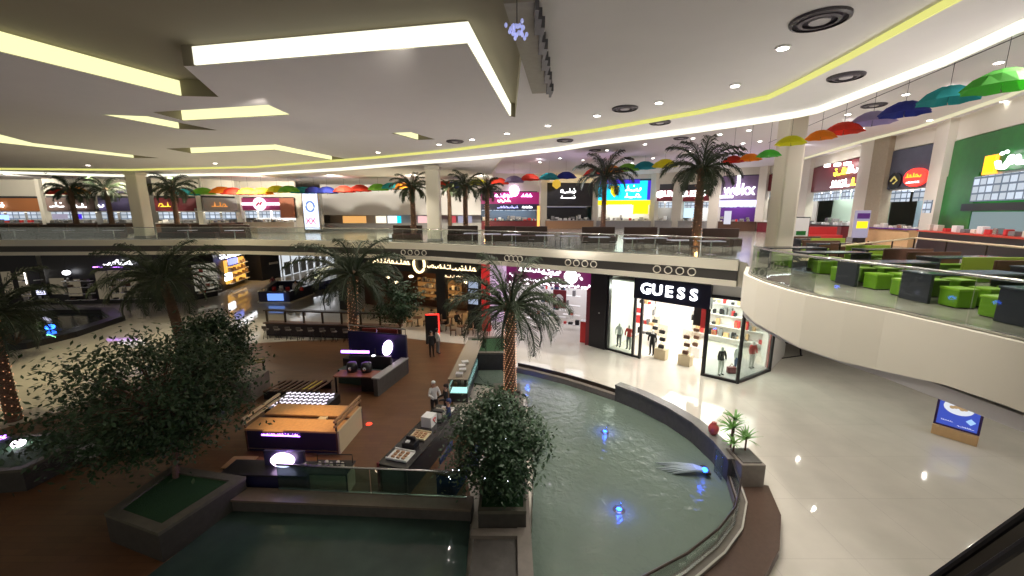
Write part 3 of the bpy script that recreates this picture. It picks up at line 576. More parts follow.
CW = mat('cloth_white', (.75, .75, .74), .8); CB = mat('cloth_black', (.02, .02, .022), .8); CR = mat('cloth_red', (.6, .04, .04), .8); CN = mat('cloth_navy', (.03, .05, .15), .8); CJ = mat('cloth_denim', (.08, .13, .25), .8); CG = mat('cloth_grey', (.2, .2, .2), .8); MAN = mat('mannequin_white', (.78, .76, .72), .35)
q = P(432, 357, 0); person('person standing in dark clothes beside a black and red sign frame', (q[0], q[1], .03), .4, 'stand', CB, CB)
q = P(438, 354, 0); person('person in a white top walking beside the one in dark clothes', (q[0], q[1], .03), 2.2, 'stand', CW, CG)
q = P(427, 418, 0); person('person in a white shirt and white cap leaning at the far end of the counter', (q[0]+.35, q[1]+.1, .03), .6, 'work', CW, CB, cap=CW)
q = P(443, 425, 0); person('person in black clothes working behind the counter', (q[0]+.1, q[1]+.4, .03), -1.2, 'work', CB, CB)
q = P(446, 438, 0); person('person in a navy top and grey hair cover behind the counter, nearest the camera', (q[0]+.15, q[1], .03), -1.3, 'work', CN, CB, cap=CN)
q = P(294, 300, 0); person('person in a white shirt standing inside the far island kiosk', (q[0], q[1]+.6, .15), .3, 'stand', CW, CB, scale=1.1)
q = P(270, 292, 0); person('person in a dark red top at the corner of the far island kiosk', (q[0], q[1]+.8, .1), .3, 'stand', mat('cloth_wine', (.2, .03, .04), .8), CB)
t = thing('poster_stand', 'tall black sign board with a red frame beside the standing person', 'sign', (*P(433, 344, 0), 0), .1)
MB().rbox(0, 0, 1.15, 1.0, .12, 2.3, .03).build('board', BLACK, t); b = MB(); b.bb(.44, .52, -.09, -.05, .7, 2.3); b.bb(-.45, .52, -.09, -.05, 2.22, 2.3); b.build('red_edge', E_RED, t)
# ================================================================ KIOSKS ON THE DECK
p0, p1 = (-10.75, 14.75), (-6.85, 14.5); a, L = along(p0, p1); W = 2.1
t = thing('wooden_kiosk', 'square kiosk counter with warm pine top and purple lit name strip', 'kiosk', (*p0, .03), a)
b = MB(); b.bb(.0, L-.08, 0, .08, 0, .92); b.bb(0, .06, 0, W, 0, .9); b.bb(0, L, W-.08, W, 0, .9); b.build('front_panel', mat('kiosk_navy', (.02, .018, .045), .35), t)
MB().bb(L-.08, L, 0, W, 0, .98).build('side_panel', CREAMP, t)
b = MB(); b.bb(.05, L-.08, -.08, .85, .93, 1.0); b.bb(.9, 1.7, -.2, -.08, .93, 1.0); b.build('counter_top', WOODL, t)
MB().bb(.05, L-.08, 1.15, W, .93, 1.0).build('counter_top', WOODL, t); MB().bb(.05, L-.08, .87, 1.13, .86, .90).build('inner_shelf', WOODD, t)
for x in (.06, L-.1):
    b = MB(); b.bb(x-.05, x+.05, -.1, W+.1, 1.38, 1.46); b.bb(x-.05, x+.05, -.1, W+.1, 1.18, 1.26); b.build('hand_rail', CREAMP if x < 1 else WOODM, t)
    for y in (0, W): MB().bb(x-.03, x+.03, y-.03, y+.03, 0, 1.4).build('post', WOODD, t)
squig(.75, 2.25, .80, .16, E_PURP, t, -.06, 5); MB().bb(.7, 2.3, -.03, -.01, .70, .73).build('light_strip', E_PURP, t)
b = MB(); b.bb(.1, L-.1, -.02, -.005, .1, .14); b.build('kick_rail', STEEL, t)
MB().rbox(2.7, 1.0, .94, .35, .25, .1, .02).build('serving_tray', CREAMP, t)
l = bpy.data.lights.new('kiosk_lamp', 'SPOT'); l.color = (1, .62, .28); l.energy = 420; l.spot_size = R(62); l.spot_blend = .7; l.shadow_soft_size = .1; lo = bpy.data.objects.new('kiosk_lamp', l); COL.objects.link(lo); lo.location = (-8.5, 15.2, 4.4)
# dark shutter, its light reflections drawn as glowing dashes, and dark bench behind
q0 = P(264, 408, .5); q1 = P(322, 410, .5); a, L = along(q0, q1)
t = thing('reflecting_shutter', 'dark shutter with white light reflections drawn as glowing dashes behind the pine counter', 'display rack', (*q0, .03), a)
rb = MB().bb(0, L, 0, 1.7, .0, .45).build('shutter_body', BLACK, t)
for r_ in range(5):
    for c_ in range(10):
        x = .15+(c_+.5*(r_ % 2))*(L-.3)/10; MB().tube([(x, .15+r_*.33, .5), (x+.17, .28+r_*.33, .52)], .032, 6).build('reflection_dash', glow('reflection_glow', (.9, .82, .95), 1.6), rb)
q0 = P(262, 392, .5); q1 = P(318, 392, .5); a, L = along(q0, q1)
t = thing('slatted_bench', 'dark slatted low platform behind the glowing dashes', 'bench', (*q0, .03), a); b = MB()
for i in range(9): b.box(.2+i*L/9, .8, .46, .13, 1.5, .05, rz=-.2)
b.build('slats', WOODD, t); b = MB(); b.bb(0, L, .1, .2, 0, .43); b.bb(0, L, 1.4, 1.5, 0, .43); b.build('frame', BLACK, t)
MB().box(L*.72, .8, .49, .10, 1.1, .02, rz=-.2).build('yellow_slat', mat('mustard', (.5, .38, .05), .5), t); MB().box(L*.82, .8, .49, .10, 1.1, .02, rz=-.2).build('yellow_slat', MATS['mustard'], t)
# front kiosk with round sign
c = D(281, 460, 13.0); t = thing('sign_kiosk', 'dark blue kiosk with a glowing round lilac sign in front of the pine counter', 'kiosk', (-9.75, 12.05, .03), R(-2))
MB().rbox(1.45, .35, .42, 2.9, .75, .84, .03).build('counter_body', mat('kiosk_blue', (.015, .015, .06), .35), t); MB().rbox(1.45, .35, .87, 3.0, .85, .06, .02).build('counter_top', BLACK, t)
b = MB(); b.bb(1.2, 2.6, .45, .55, .9, 1.45); b.build('back_board', MATS['kiosk_navy'], t)
b = MB(); b.add([(1.9+.40*math.cos(k*math.pi/14), .32, 1.17+.25*math.sin(k*math.pi/14)) for k in range(28)]+[(1.9+.40*math.cos(k*math.pi/14), .42, 1.17+.25*math.sin(k*math.pi/14)) for k in range(28)], [tuple(range(28))]+[(k, (k+1) % 28, 28+(k+1) % 28, 28+k) for k in range(28)]); b.build('round_sign', E_LILAC, t)
squig(1.65, 2.2, 1.17, .17, E_PURP, t, .29, 9); MB().rbox(2.75, .2, 1.05, .12, .12, .3, .03).build('bottle', STEEL, t)
l = bpy.data.lights.new('sign_glow', 'POINT'); l.color = (.5, .25, 1); l.energy = 28; lo = bpy.data.objects.new('sign_glow', l); COL.objects.link(lo); lo.location = (-7.8, 12.6, 1.7)
t = thing('cafe_table', 'small tan topped table left of the kiosk with the round sign', 'table', (*P(240, 463, .75), .03))
MB().rbox(0, 0, .74, .9, .7, .04, .015).build('table_top', WOODM, t); [MB().tube([(sx*.38, sy*.28, 0), (sx*.38, sy*.28, .72)], .025).build('leg', BLACK, t) for sx in (-1, 1) for sy in (-1, 1)]
t = thing('display_cart', 'white panelled display cart with two black rails of jars beside the round sign', 'display cart', (-6.2, 12.4, .03), R(-2))
MB().rbox(0, 0, .42, 1.25, .7, .80, .02).build('cart_body', CREAMP, t); MB().rbox(0, 0, .86, 1.35, .8, .05, .015).build('cart_top', BLACK, t)
for y in (-.25, .25): b = MB(); b.tube([(-.62, y, .88), (-.62, y, 1.2), (.62, y, 1.2), (.62, y, .88)], .02, 6); b.build('rail', BLACK, t)
for i in range(5): MB().lathe(-.45+.2*i, .05+.1*(i % 2), [(.06, .885), (.06, 1.0), (.03, 1.03)], 10).build('jar', CREAM, t)
for sx in (-.66, .66): MB().bb(sx-.02, sx+.02, -.38, -.34, 0, .9).build('leg', BLACK, t)
# long counter
p0, p1 = (-4.55, 12.35), (-3.3, 16.6); a, L = along(p0, p1)
t = thing('service_counter', 'long dark service counter full of food trays running away from the camera', 'counter', (*p0, .03), a); 
MB().bb(0, L, -1.05, -.95, 0, .98).build('back_panel', DARKG, t); MB().bb(0, L, -.08, 0, 0, .98).build('front_panel', WOODD, t); MB().bb(0, .06, -1.05, 0, 0, 1.0).build('end_panel', STONE2, t); MB().bb(-.04, L+.04, -1.1, .05, 1.0, 1.07).build('counter_top', mat('counter_black', (.03, .028, .03), .2), t)
MB().bb(-.06, .0, -.02, .06, 0, 1.1).build('corner_post', MAROON, t)
M_ = Matrix.Rotation(a, 3, 'Z')
def on(x, y, z): v = M_ @ Vector((x, y, 0)); return (p0[0]+v.x, p0[1]+v.y, z+.03)
for x, y, sx, sy, m_, lab in ((.55, -.5, .6, .8, CW, 'white tray of goods at the near end of the service counter'), (1.9, -.5, .55, .7, CREAMP, 'cream tray in the middle of the service counter'), (3.9, -.6, .6, .6, CW, 'white tray at the far end of the service counter')):
    t = thing('serving_tray', lab, 'tray', on(x, y, 1.07), a, 'trays on the service counter'); MB().rbox(0, 0, .02, sx, sy, .03, .01).build('tray_base', m_, t); b = MB(); [b.bb(s*sx/2-.02, s*sx/2+.02, -sy/2, sy/2, .02, .09) for s in (-1, 1)]; b.build('tray_rim', m_, t)
    [MB().rbox(-sx*.25+sx*.25*i, -sy*.25+sy*.25*j, .06, .1, .12, .06, .015).build('pastry', WOODM, t) for i in range(3) for j in range(3)]
t = thing('cash_register', 'black cash register on the service counter with white lid', 'cash register', on(1.15, -.55, 1.07), a); MB().rbox(0, 0, .13, .4, .5, .24, .03).build('body', BLACK, t); MB().box(.05, 0, .32, .05, .38, .22, ry=-.3).build('screen', DARKG, t); MB().rbox(-.1, .05, .27, .14, .14, .06, .02).build('lid', CW, t)
t = thing('paper_bag', 'white paper bag with red print standing on the service counter', 'bag', on(2.75, -.45, 1.07), a); MB().rbox(0, 0, .22, .5, .45, .44, .02).build('bag_body', CW, t); MB().tube([(-.1, -.24, .3), (0, -.24, .18), (.12, -.24, .3), (0, -.24, .34), (-.1, -.24, .3)], .02, 5).build('red_print', CR, t)
t = thing('espresso_machine', 'steel coffee machine on the service counter behind the bag', 'coffee machine', on(3.3, -.65, 1.07), a); MB().rbox(0, 0, .2, .45, .5, .38, .04).build('body', STEEL, t); MB().rbox(-.1, 0, .42, .2, .42, .06, .02).build('cup_warmer', BLACK, t); MB().bb(-.3, -.2, -.2, .2, .0, .05).build('drip_tray', BLACK, t)
b = thing('back_table', 'dark blue back worktop parallel to the service counter', 'worktop', on(.3, -2.3, 0), a); MB().bb(0, 3.4, -.3, .3, 0, .86).build('cabinet', CN, b); MB().bb(-.05, 3.45, -.34, .34, .86, .92).build('worktop', WOODD, b)
b2 = thing('menu_board', 'blue and white poster board leaning at the back worktop', 'poster', on(1.4, -1.85, 0), a+.1); MB().rbox(0, 0, .55, 1.3, .05, 1.0, .01).build('panel', CN, b2); MB().box(0, .03, .55, 1.1, .01, .8).build('print', mat('poster_blue', (.35, .45, .8), .4, noise=.6, nscale=4), b2)

o = thing('counter_emblem', 'small glowing swirl sign at the near corner of the service counter', 'sign', (*P(378, 470, .6), .6)); MB().tube([(.12*math.cos(k*.7)*(1-k*.06), -.02, .12*math.sin(k*.7)*(1-k*.06)) for k in range(12)], .02, 5).build('swirl', glow('swirl_glow', (1, .45, .35), 3), o)
o = MB().lathe(0, 0, [(.14, 0), (.12, .03), (0, .035)], 14).build('red_reflection', glow('red_reflection_glow', (1, .05, .02), 2.5), None, False, (*P(369, 424, .03), .03)); tag(o, 'small red light reflection drawn as a glowing disc on the brown deck', 'light')  # reflected red light drawn as a glowing disc, no lamp here
# glass display fridge
q0 = P(440, 412, 0); q1 = P(464, 372, 0); p0 = (-3.2, 19.0); p1 = (-2.9, 25.2); a, L = along(p0, p1)
t = thing('display_counter', 'long low glass display counter with pale lit shelves', 'display case', (*p0, .03), a)
MB().bb(0, L, -.95, 0, 0, .45).build('base', DARKG, t); b = MB(); b.bb(0, L, -.97, -.93, .45, 1.2); b.bb(0, L, -.02, .0, .45, 1.2); b.bb(0, .03, -.95, 0, .45, 1.2); b.build('glass_front', GLG, t)
MB().bb(-.03, L+.03, -.98, .03, 1.2, 1.25).build('top', mat('counter_pale', (.38, .33, .26), .25), t); MB().bb(.05, L, -.9, -.05, .80, .82).build('shelf', STEEL, t); MB().bb(.05, L, -.9, -.05, .47, .50).build('lit_shelf', glow('case_glow', (.5, .85, .85), 1.4), t)
b = MB(); [b.bb(.3+k*.5, .31+k*.5, -.95, -.9, .45, 1.2) for k in range(10)]; b.build('mullions', CHROME, t); [MB().rbox(.25+k*.32, -.3-.3*(k % 2), .88, .16, .16, .1, .02).build('cake', CREAM if k % 3 else WOODM, t) for k in range(16)]
for i in range(4):
    o = thing('cake_box', f'pale box on top of the glass display counter, {ordinal(i)} from the near end', 'box', (-2.7+.1*(i % 2), 19.4+.55*i, 1.29), .1*i, 'boxes on the display counter'); MB().rbox(0, 0, .06, .35, .3, .12, .01).build('carton', CREAM, o); MB().rbox(0, 0, .135, .37, .32, .02, .005).build('lid', CW, o)
# kiosk with brown table and neon
q = P(360, 392, 0); t = thing('coffee_kiosk', 'dark coffee kiosk with a thin purple neon bar over a brown front counter', 'kiosk', (q[0], q[1], .03), R(-3))
MB().rbox(0, .2, .92, 2.6, .9, .07, .02).build('counter_top', mat('red_wood', (.26, .09, .06), .35, noise=.2), t); [MB().bb(sx-.04, sx+.04, -.2, -.12, 0, .9).build('leg', BLACK, t) for sx in (-1.2, 1.2)]; MB().bb(.1, 1.0, 0, .5, 0, .88).build('cabinet', BLACK, t)
MB().bb(-1.1, 1.3, 1.3, 1.5, 0, 1.5).build('back_wall', BLACK, t); MB().bb(-1.5, .1, 1.22, 1.3, 1.72, 1.85).build('neon_bar', E_PURP, t); [MB().tube([(x, 1.4, 1.5), (x, 1.4, 1.95)], .03).build('post', BLACK, t) for x in (-1, .4)]
for x in (-.55, .25): MB().lathe(x, .45, [(.26, .96), (.3, 1.15), (.26, 1.45), (.1, 1.5)], 16).build('coffee_grinder', BLACK, t, True); MB().ell(x, .16, 1.2, .09, .05, .12).build('chrome_dial', CHROME, t)
MB().ell(.35, 1.25, 1.58, .1, .1, .05).build('lamp', E_SIGN, t)
# kiosk with round sign behind
q = P(395, 380, 0); t = thing('blue_kiosk', 'dark blue kiosk with a tilted round glowing sign near the palm', 'kiosk', (q[0]-1.6, q[1]+.4, .03), R(-14))
MB().rbox(0, 1.0, 1.2, 3.9, .2, 2.4, .03).build('sign_wall', mat('night_blue', (.012, .012, .05), .3), t); MB().bb(1.7, 1.95, -2.2, 1.0, 0, .95).build('side_counter', STONE, t); MB().bb(1.6, 2.05, -2.2, 1.0, .95, 1.02).build('side_top', GREY, t); MB().bb(-1.9, 1.7, .2, .9, 0, .9).build('inner_counter', BLACK, t); MB().bb(-1.2, 1.3, -1.2, -.6, 0, .8).build('green_chiller', mat('chiller', (.05, .09, .07), .3), t)
b = MB(); b.add([(.75+.30*math.cos(k*math.pi/12)+.1*math.sin(k*math.pi/12), .80, 1.55+.48*math.sin(k*math.pi/12)) for k in range(24)]+[(.75+.30*math.cos(k*math.pi/12)+.1*math.sin(k*math.pi/12), .9, 1.55+.48*math.sin(k*math.pi/12)) for k in range(24)], [tuple(range(24))]+[(k, (k+1) % 24, 24+(k+1) % 24, 24+k) for k in range(24)]); b.build('round_sign', E_LILAC, t)
MB().tube([(.62, .78, 1.3), (.7, .78, 1.7), (.85, .78, 1.7), (.8, .78, 1.45), (.65, .78, 1.45)], .025, 5).build('emblem', E_PURP, t); b = MB(); b.tube([(-1.9, 1.0, 2.75), (1.9, 1.0, 2.75)], .05); [b.tube([(x, 1.0, 2.4), (x, 1.0, 2.75)], .03) for x in (-1.9, 0, 1.9)]; b.build('top_rail', STEEL, t)
# bar counter across the back of the deck with stools
q0 = P(264, 337, 0); q1 = P(398, 342, 0); a, L = along(q0, q1); t = thing('bar_counter', 'long dark bar counter with upper shelf and posts along the back of the deck', 'counter', (*q0, .03), a)
MB().bb(0, L, .3, .8, 0, 1.0).build('bar_front', mat('bar_maroon', (.03, .02, .025), .5), t); MB().bb(-.1, L+.1, .15, .95, 1.0, 1.07).build('bar_top', WOODD, t); MB().bb(-.1, L+.1, .35, .75, 1.95, 2.05).build('upper_shelf', BRONZE, t)
for i in range(8): MB().bb(i*L/7-.06, i*L/7+.06, .5, .6, 1.07, 1.95).build('post', BRONZE, t)
MB().bb(L*.75, L, -.1, .15, 0, .95).build('red_cabinet', mat('dim_red', (.16, .02, .02), .4), t)
s0 = None; M_ = Matrix.Rotation(a, 3, 'Z')
for i in range(9):
    v = M_ @ Vector((.6+i*(L*.72)/8.5, -.45, 0)); lab = f'dark bar stool at the back bar counter, {ordinal(i)} from the left'
    if s0 is None:
        s0 = thing('bar_stool', lab, 'stool', (q0[0]+v.x, q0[1]+v.y, .03), 0, 'bar stools at the back counter'); MB().lathe(0, 0, [(.19, .70), (.21, .74), (.19, .79), (0, .8)], 14).build('seat', mat('stool_grey', (.12, .1, .09), .5), s0); MB().rbox(0, -.2, .95, .36, .05, .22, .02).build('backrest', MATS['stool_grey'], s0)
        for k in range(4): aa = R(45+90*k); MB().tube([(.1*math.cos(aa), .1*math.sin(aa), .7), (.22*math.cos(aa), .22*math.sin(aa), 0)], .018, 6).build('leg', BLACK, s0)
    else: dup(s0, (q0[0]+v.x, q0[1]+v.y, .03), .1*(i % 3), lab)
# pergola rail left of it & benches
t = thing('wooden_bench', 'pale wooden bench rail left of the dark bar beside the small tree', 'bench', (*P(245, 372, .0), .03), .5); b = MB(); b.rbox(0, 0, .62, 2.2, .16, .06, .01); b.rbox(0, -.3, .55, 2.2, .16, .06, .01); b.build('seat', mat('olive_wood', (.22, .2, .06), .5), t); [MB().bb(x-.04, x+.04, -.35, .05, 0, .6).build('leg', BLACK, t) for x in (-1, 1)]
t = thing('stone_plinth', 'stone block with a white cylinder beside the small leafy tree', 'plinth', (*P(252, 396, 0), .03), 0); MB().rbox(0, 0, .55, 1.1, 1.6, 1.1, .04).build('block', STONE2, t); MB().lathe(.1, -.2, [(.12, 1.1), (.12, 1.5), (.05, 1.52)], 14).build('cylinder', CREAM, t)
t = thing('white_chair', 'pale folding sign board half hidden by the large tree at left', 'sign', (*P(90, 462, 0), .03), .6); MB().box(0, 0, .45, .7, .05, .6, rx=-.3).build('panel', GREY, t); squig(-.25, .25, .45, .2, CREAM, t, -.08, 3); [MB().bb(x-.02, x+.02, -.02, .4, 0, .5).build('leg', BLACK, t) for x in (-.33, .33)]
t['category'] = 'sign'; t.name = 'folding_sign'
# far island kiosk on the marble
isl = [P(x, y, 0) for x, y in ((262, 302.5), (289, 302.5), (311, 294.5), (300, 290), (276, 291))]; cx, cy = isl[0]; q = [(x-cx, y-cy) for x, y in isl]
t = thing('island_kiosk', 'dark island kiosk with a lit blue screen out on the pale far floor', 'kiosk', (cx, cy, 0)); MB().ribbon(q+[q[0]], .5, .1, 1.15).build('counter_body', mat('island_navy', (.02, .02, .06), .3), t); MB().ribbon(q+[q[0]], .9, 0, .12).build('plinth', CREAM, t); MB().ribbon(q+[q[0]], .6, 1.15, 1.22).build('counter_top', BLACK, t)
MB().bb(.9, 2.6, -.42, -.36, .3, 1.05).build('screen', glow('blue_screen', (.15, .3, .8), 1.5), t); [MB().rbox(.6+k*.5, .1+.5*(k % 3), 1.4, .3, .3, .3+.1*(k % 3), .04).build('appliance', (GREY, CR, CW)[k % 3], t) for k in range(8)]
for i in range(6):
    qq = P(314+i*4.2, 291-i*1.1, 0); o = thing('armchair', f'blue tub chair in the seating row behind the island kiosk, {ordinal(i)} from the left', 'chair', (qq[0], qq[1], 0), .4, 'blue tub chairs'); MB().rbox(0, 0, .25, .8, .8, .42, .05).build('seat', CN, o); MB().rbox(0, .36, .55, .8, .14, .6, .04).build('backrest', mat('chair_blue', (.06, .07, .3), .5), o)
    if i % 2: MB().rbox(0, -.1, .49, .3, .3, .04, .01).build('cushion', CG, o)
# ================================================================ FACADES
class Face:
    yr = 213                                                # an upright facade between two plan points; local x along it, local -y towards the hall
    def __init__(s, p0, p1, z=0): s.p0 = Vector(p0[:2]); s.p1 = Vector(p1[:2]); s.a, s.L = along(p0, p1); s.z = z; s.d = (s.p1-s.p0).normalized()
    def thing(s, name, label, cat, group=None): return thing(name, label, cat, (s.p0.x, s.p0.y, s.z), s.a, group)
    def lx(s, x, back=0, y=None):                                  # local x where the sight line of column x meets the facade
        r = ray(x, y or s.yr); n = Vector((-s.d.y, s.d.x)); p0 = s.p0+n*back; k = r[0]/r[1]
        return (k*p0.y-p0.x)/(s.d.x-k*s.d.y)
    def pt(s, lx, back=0): n = Vector((-s.d.y, s.d.x)); return s.p0+s.d*lx+n*back
    def lz(s, x, y, back=0): q = s.pt(s.lx(x, back, y), back); return D(x, y, q.y).z-s.z
    def rect(s, x0, x1, yt, yb, back=0): xm = (x0+x1)/2; ym = (yt+yb)/2; return s.lx(x0, back, ym), s.lx(x1, back, ym), s.lz(xm, yb, back), s.lz(xm, yt, back)
def panel(t, r, y0, y1, m, name): return MB().bb(r[0], r[1], y0, y1, r[2], r[3]).build(name, m, t)
def shelves(t, x0, x1, y, z0, z1, seed, cols, name='shelf', m=WHITE, rows=4):
    r = random.Random(seed)
    bs_ = [MB().bb(x0, x1, y-.4, y, z0+(z1-z0)*k/rows, z0+(z1-z0)*k/rows+.05).build(name, m, t) for k in range(rows)]
    for ci, cm in enumerate(cols):
        for k in range(rows):
            x = x0+.1+ci*.2
            while x < x1-.3:
                w = r.uniform(.12, .35); h = r.uniform(.15, .7)*(z1-z0)/rows
                if r.random() < .42: MB().bb(x, x+w, y-.35, y-.08, z0+(z1-z0)*k/rows+.05, z0+(z1-z0)*k/rows+.05+h).build('merchandise', cm, bs_[k])
                x += w+r.uniform(.15, .6)
DIMW = glow('dim_window', (.75, .62, .42), .16); DIMB = glow('dim_window_blue', (.35, .4, .6), .14)
SHOPGLOW = mat('shop_wall_white', (.85, .83, .8), .5)
# ---- left dark shops
FL = Face(P(-90, 320, 0), P(45, 306, 0)); t = FL.thing('shop_front', 'black shop front at the far left edge with faint shelves', 'shop front')
MB().bb(0, FL.L, .6, .8, 0, 5.95).build('facade', BLACK, t)
for x0, x1 in ((2, 12), (18, 28)): panel(t, FL.rect(x0, x1, 272, 298), .45, .58, DIMW, 'lit_window'); shelves(t, FL.lx(x0), FL.lx(x1), .44, .6, 3.4, x0, [GREY, BLACK])
MB().bb(FL.lx(9.5), FL.lx(10.5), .3, .4, 2.4, 3.6).build('light_tube', E_WHITE, t)
F2 = Face(P(45, 306, 0), P(190, 303, 0)); t = F2.thing('shop_front', 'wide black shop front with short white lettering behind the left palm', 'shop front')
MB().bb(0, F2.L, .6, .8, 0, 5.95).build('facade', BLACK, t)
for x0, x1, yt, yb in ((46, 60, 279, 295), (63, 76, 280, 297), (93, 104, 272, 300), (106, 120, 271, 300), (122, 134, 271, 298)): panel(t, F2.rect(x0, x1, yt, yb), .45, .58, DIMW, 'lit_window'); shelves(t, F2.lx(x0), F2.lx(x1), .44, .5, 3.2, x0, [GREY, BLACK, WOODD])
squig(F2.lx(91), F2.lx(121), F2.lz(105, 263), 1.0, E_SIGN, t, .3, 17); panel(t, F2.rect(90, 122, 267.0, 267.8), .3, .4, E_PURP, 'underline')
o = MB().ell(0, 0, 0, .35, .3, .25); tt = thing('globe_lamp', 'round white lamp glowing over the shelves of the wide black shop', 'lamp', (*F2.pt(F2.lx(53), .1), F2.lz(53, 273))); o.build('globe', E_SIGN, tt); MB().tube([(0, 0, .2), (0, 0, 1.6)], .02).build('cord', BLACK, tt)
t2 = F2.thing('lit_poster', 'small white lit poster box on the black shops at left', 'poster'); r = F2.rect(33, 42, 288, 295); panel(t2, r, .2, .4, glow('poster_lilac', (.75, .75, 1), 2.2), 'poster_face'); panel(t2, (r[0]-.15, r[1]+.15, r[2]-.15, r[3]+.15), .3, .5, BLACK, 'poster_frame')
F3 = Face(P(190, 303, 0), P(224, 296, 0)); t = F3.thing('shop_front', 'shop front with pale grey mannequin display left of the orange shop', 'shop front'); MB().bb(0, F3.L, .9, 1.1, 0, 5.95).build('facade', BLACK, t)
r = F3.rect(199, 222, 264, 290); panel(t, r, .7, .85, glow('dim_window_pale', (.8, .75, .6), .4), 'lit_window'); shelves(t, r[0], r[1], .68, .7, 3.6, 77, [CREAM, BLACK, CR, GREY], rows=5)
F4 = Face(P(224, 296, 0), P(256, 282, 0)); t = F4.thing('shop_front', 'small shop with white lettering and glowing orange display near the corridor', 'shop front'); MB().bb(0, F4.L, 1.4, 1.6, 0, 5.95).build('facade', BLACK, t)
r = F4.rect(236, 254, 258, 281); panel(t, r, 1.1, 1.3, glow('orange_display', (1, .5, .08), 1.3), 'lit_window'); shelves(t, r[0], r[1], 1.0, r[2], r[3], 5, [WOODM, BLACK, TAN]); r = F4.rect(235, 243, 258, 264); panel(t, r, .6, .8, glow('screen_blue', (.25, .3, 1), 2), 'blue_screen')
squig(F4.lx(217), F4.lx(248), F4.lz(232, 254.5), 1.3, E_SIGN, t, .3, 29); r = F4.rect(230, 236, 273, 280); panel(t, r, .4, .6, E_SIGN, 'small_screen')
l = bpy.data.lights.new('display_lamp', 'POINT'); l.color = (1, .6, .2); l.energy = 120; lo = bpy.data.objects.new('display_lamp', l); COL.objects.link(lo); lo.location = (*F4.pt(F4.lx(245), -.5), 3)
F5 = Face(P(256, 282, 0), P(281, 277, 0)); t = F5.thing('corner_pier', 'black corner pier between the orange shop and the bright corridor', 'pier'); MB().bb(F5.L*.25, F5.L, 0, 2.5, 0, 5.95).build('pier_body', BLACK, t); panel(t, F5.rect(269, 278, 262, 264), -.08, 0, GREY, 'sign_plate')
F5b = Face(P(281, 277, 0), P(340, 262, 0)); t = F5b.thing('glass_entrance', 'bright white glazed entrance at the far end of the corridor', 'entrance'); MB().bb(0, F5b.L, 0, .2, 0, 5.95).build('lit_wall', glow('corridor_white', (.8, .85, .9), .9), t)
for k in range(8): MB().bb(.3+k*F5b.L/8, .42+k*F5b.L/8, -.15, 0, 0, 4.2).build('mullion', GREY, t)
panel(t, (1.0, F5b.L*.8, 4.1, 4.9), -.3, -.1, E_SIGN, 'light_strip'); [panel(t, (1+k*2.2, 2.4+k*2.2, .1, 2.1), -.12, -.02, GREY if k % 2 else CG, 'door_leaf') for k in range(6)]
# ---- cafe
FC = Face(P(338, 309, 0), P(483, 330, 0)); FC.yr = 285; t = FC.thing('cafe', 'black fronted cafe with warm amber interior and glowing script along its sign band', 'shop front')
zs = FC.lz(421, 264); MB().bb(0, FC.L, 0, .3, zs-.75, 5.95).build('sign_band', BLACK, t); MB().bb(0, FC.L, 5, 5.2, 0, 5.9).build('back_wall', WOODD, t)
for x0, x1 in ((338, 352), (436, 445), (467, 483)): panel(t, (FC.lx(x0), FC.lx(x1), 0, zs-.7), 0, .4, BLACK, 'pier')
for x0, x1 in ((388, 434), (446, 466)):
    a0, a1 = FC.lx(x0), FC.lx(x1); panel(t, (a0, a1, 1.2, 3.1), 4.2, 4.3, glow('amber_wall', (1, .45, .12), .28), 'amber_wall'); shelves(t, a0, a1, 4.1, 1.0, 3.4, x0, [WOODM, GREY, BLACK, CREAM], m=WOODD)
panel(t, FC.rect(353, 386, 284, 309), 1.5, 1.7, WOODD, 'counter')
for i, x in enumerate((381, 404, 452, 389, 460)): MB().ell(FC.lx(x), 1.0, FC.lz(x, (279, 278, 279, 284, 284)[i]), .22, .22, .12).build('pendant_lamp', glow('amber_lamp', (1, .8, .5), 5), t)
GOLD = glow('gold_script', (1, .78, .45), 2.6)
squig(FC.lx(371), FC.lx(412), zs+.05, .75, GOLD, t, -.1, 33); squig(FC.lx(429), FC.lx(452), zs-.1, .6, GOLD, t, -.1, 35); squig(FC.lx(453), FC.lx(477), zs-.12, .7, GOLD, t, -.1, 36)
MB().tube([(FC.lx(421)+.58*math.cos(k*math.pi/10), -.15, zs+.72*math.sin(k*math.pi/10)) for k in range(21)], .11, 6).build('ring_emblem', glow('gold_ring', (1, .75, .4), 2.6), t)
squig(FC.lx(446), FC.lx(465), FC.lz(455, 276.5), .35, GOLD, t, -.1, 37)
for i, (yt, yb) in enumerate(((282, 288), (290, 296), (298, 304))): panel(t, FC.rect(469, 478, yt, yb), -.08, 0, glow('photo_panel', (.5, .6, .8), .7), 'picture')
l = bpy.data.lights.new('cafe_lamp', 'POINT'); l.color = (1, .55, .2); l.energy = 260; l.shadow_soft_size = .3; lo = bpy.data.objects.new('cafe_lamp', l); COL.objects.link(lo); lo.location = (*FC.pt(FC.lx(430), 2.2), 3.6)
tb = None
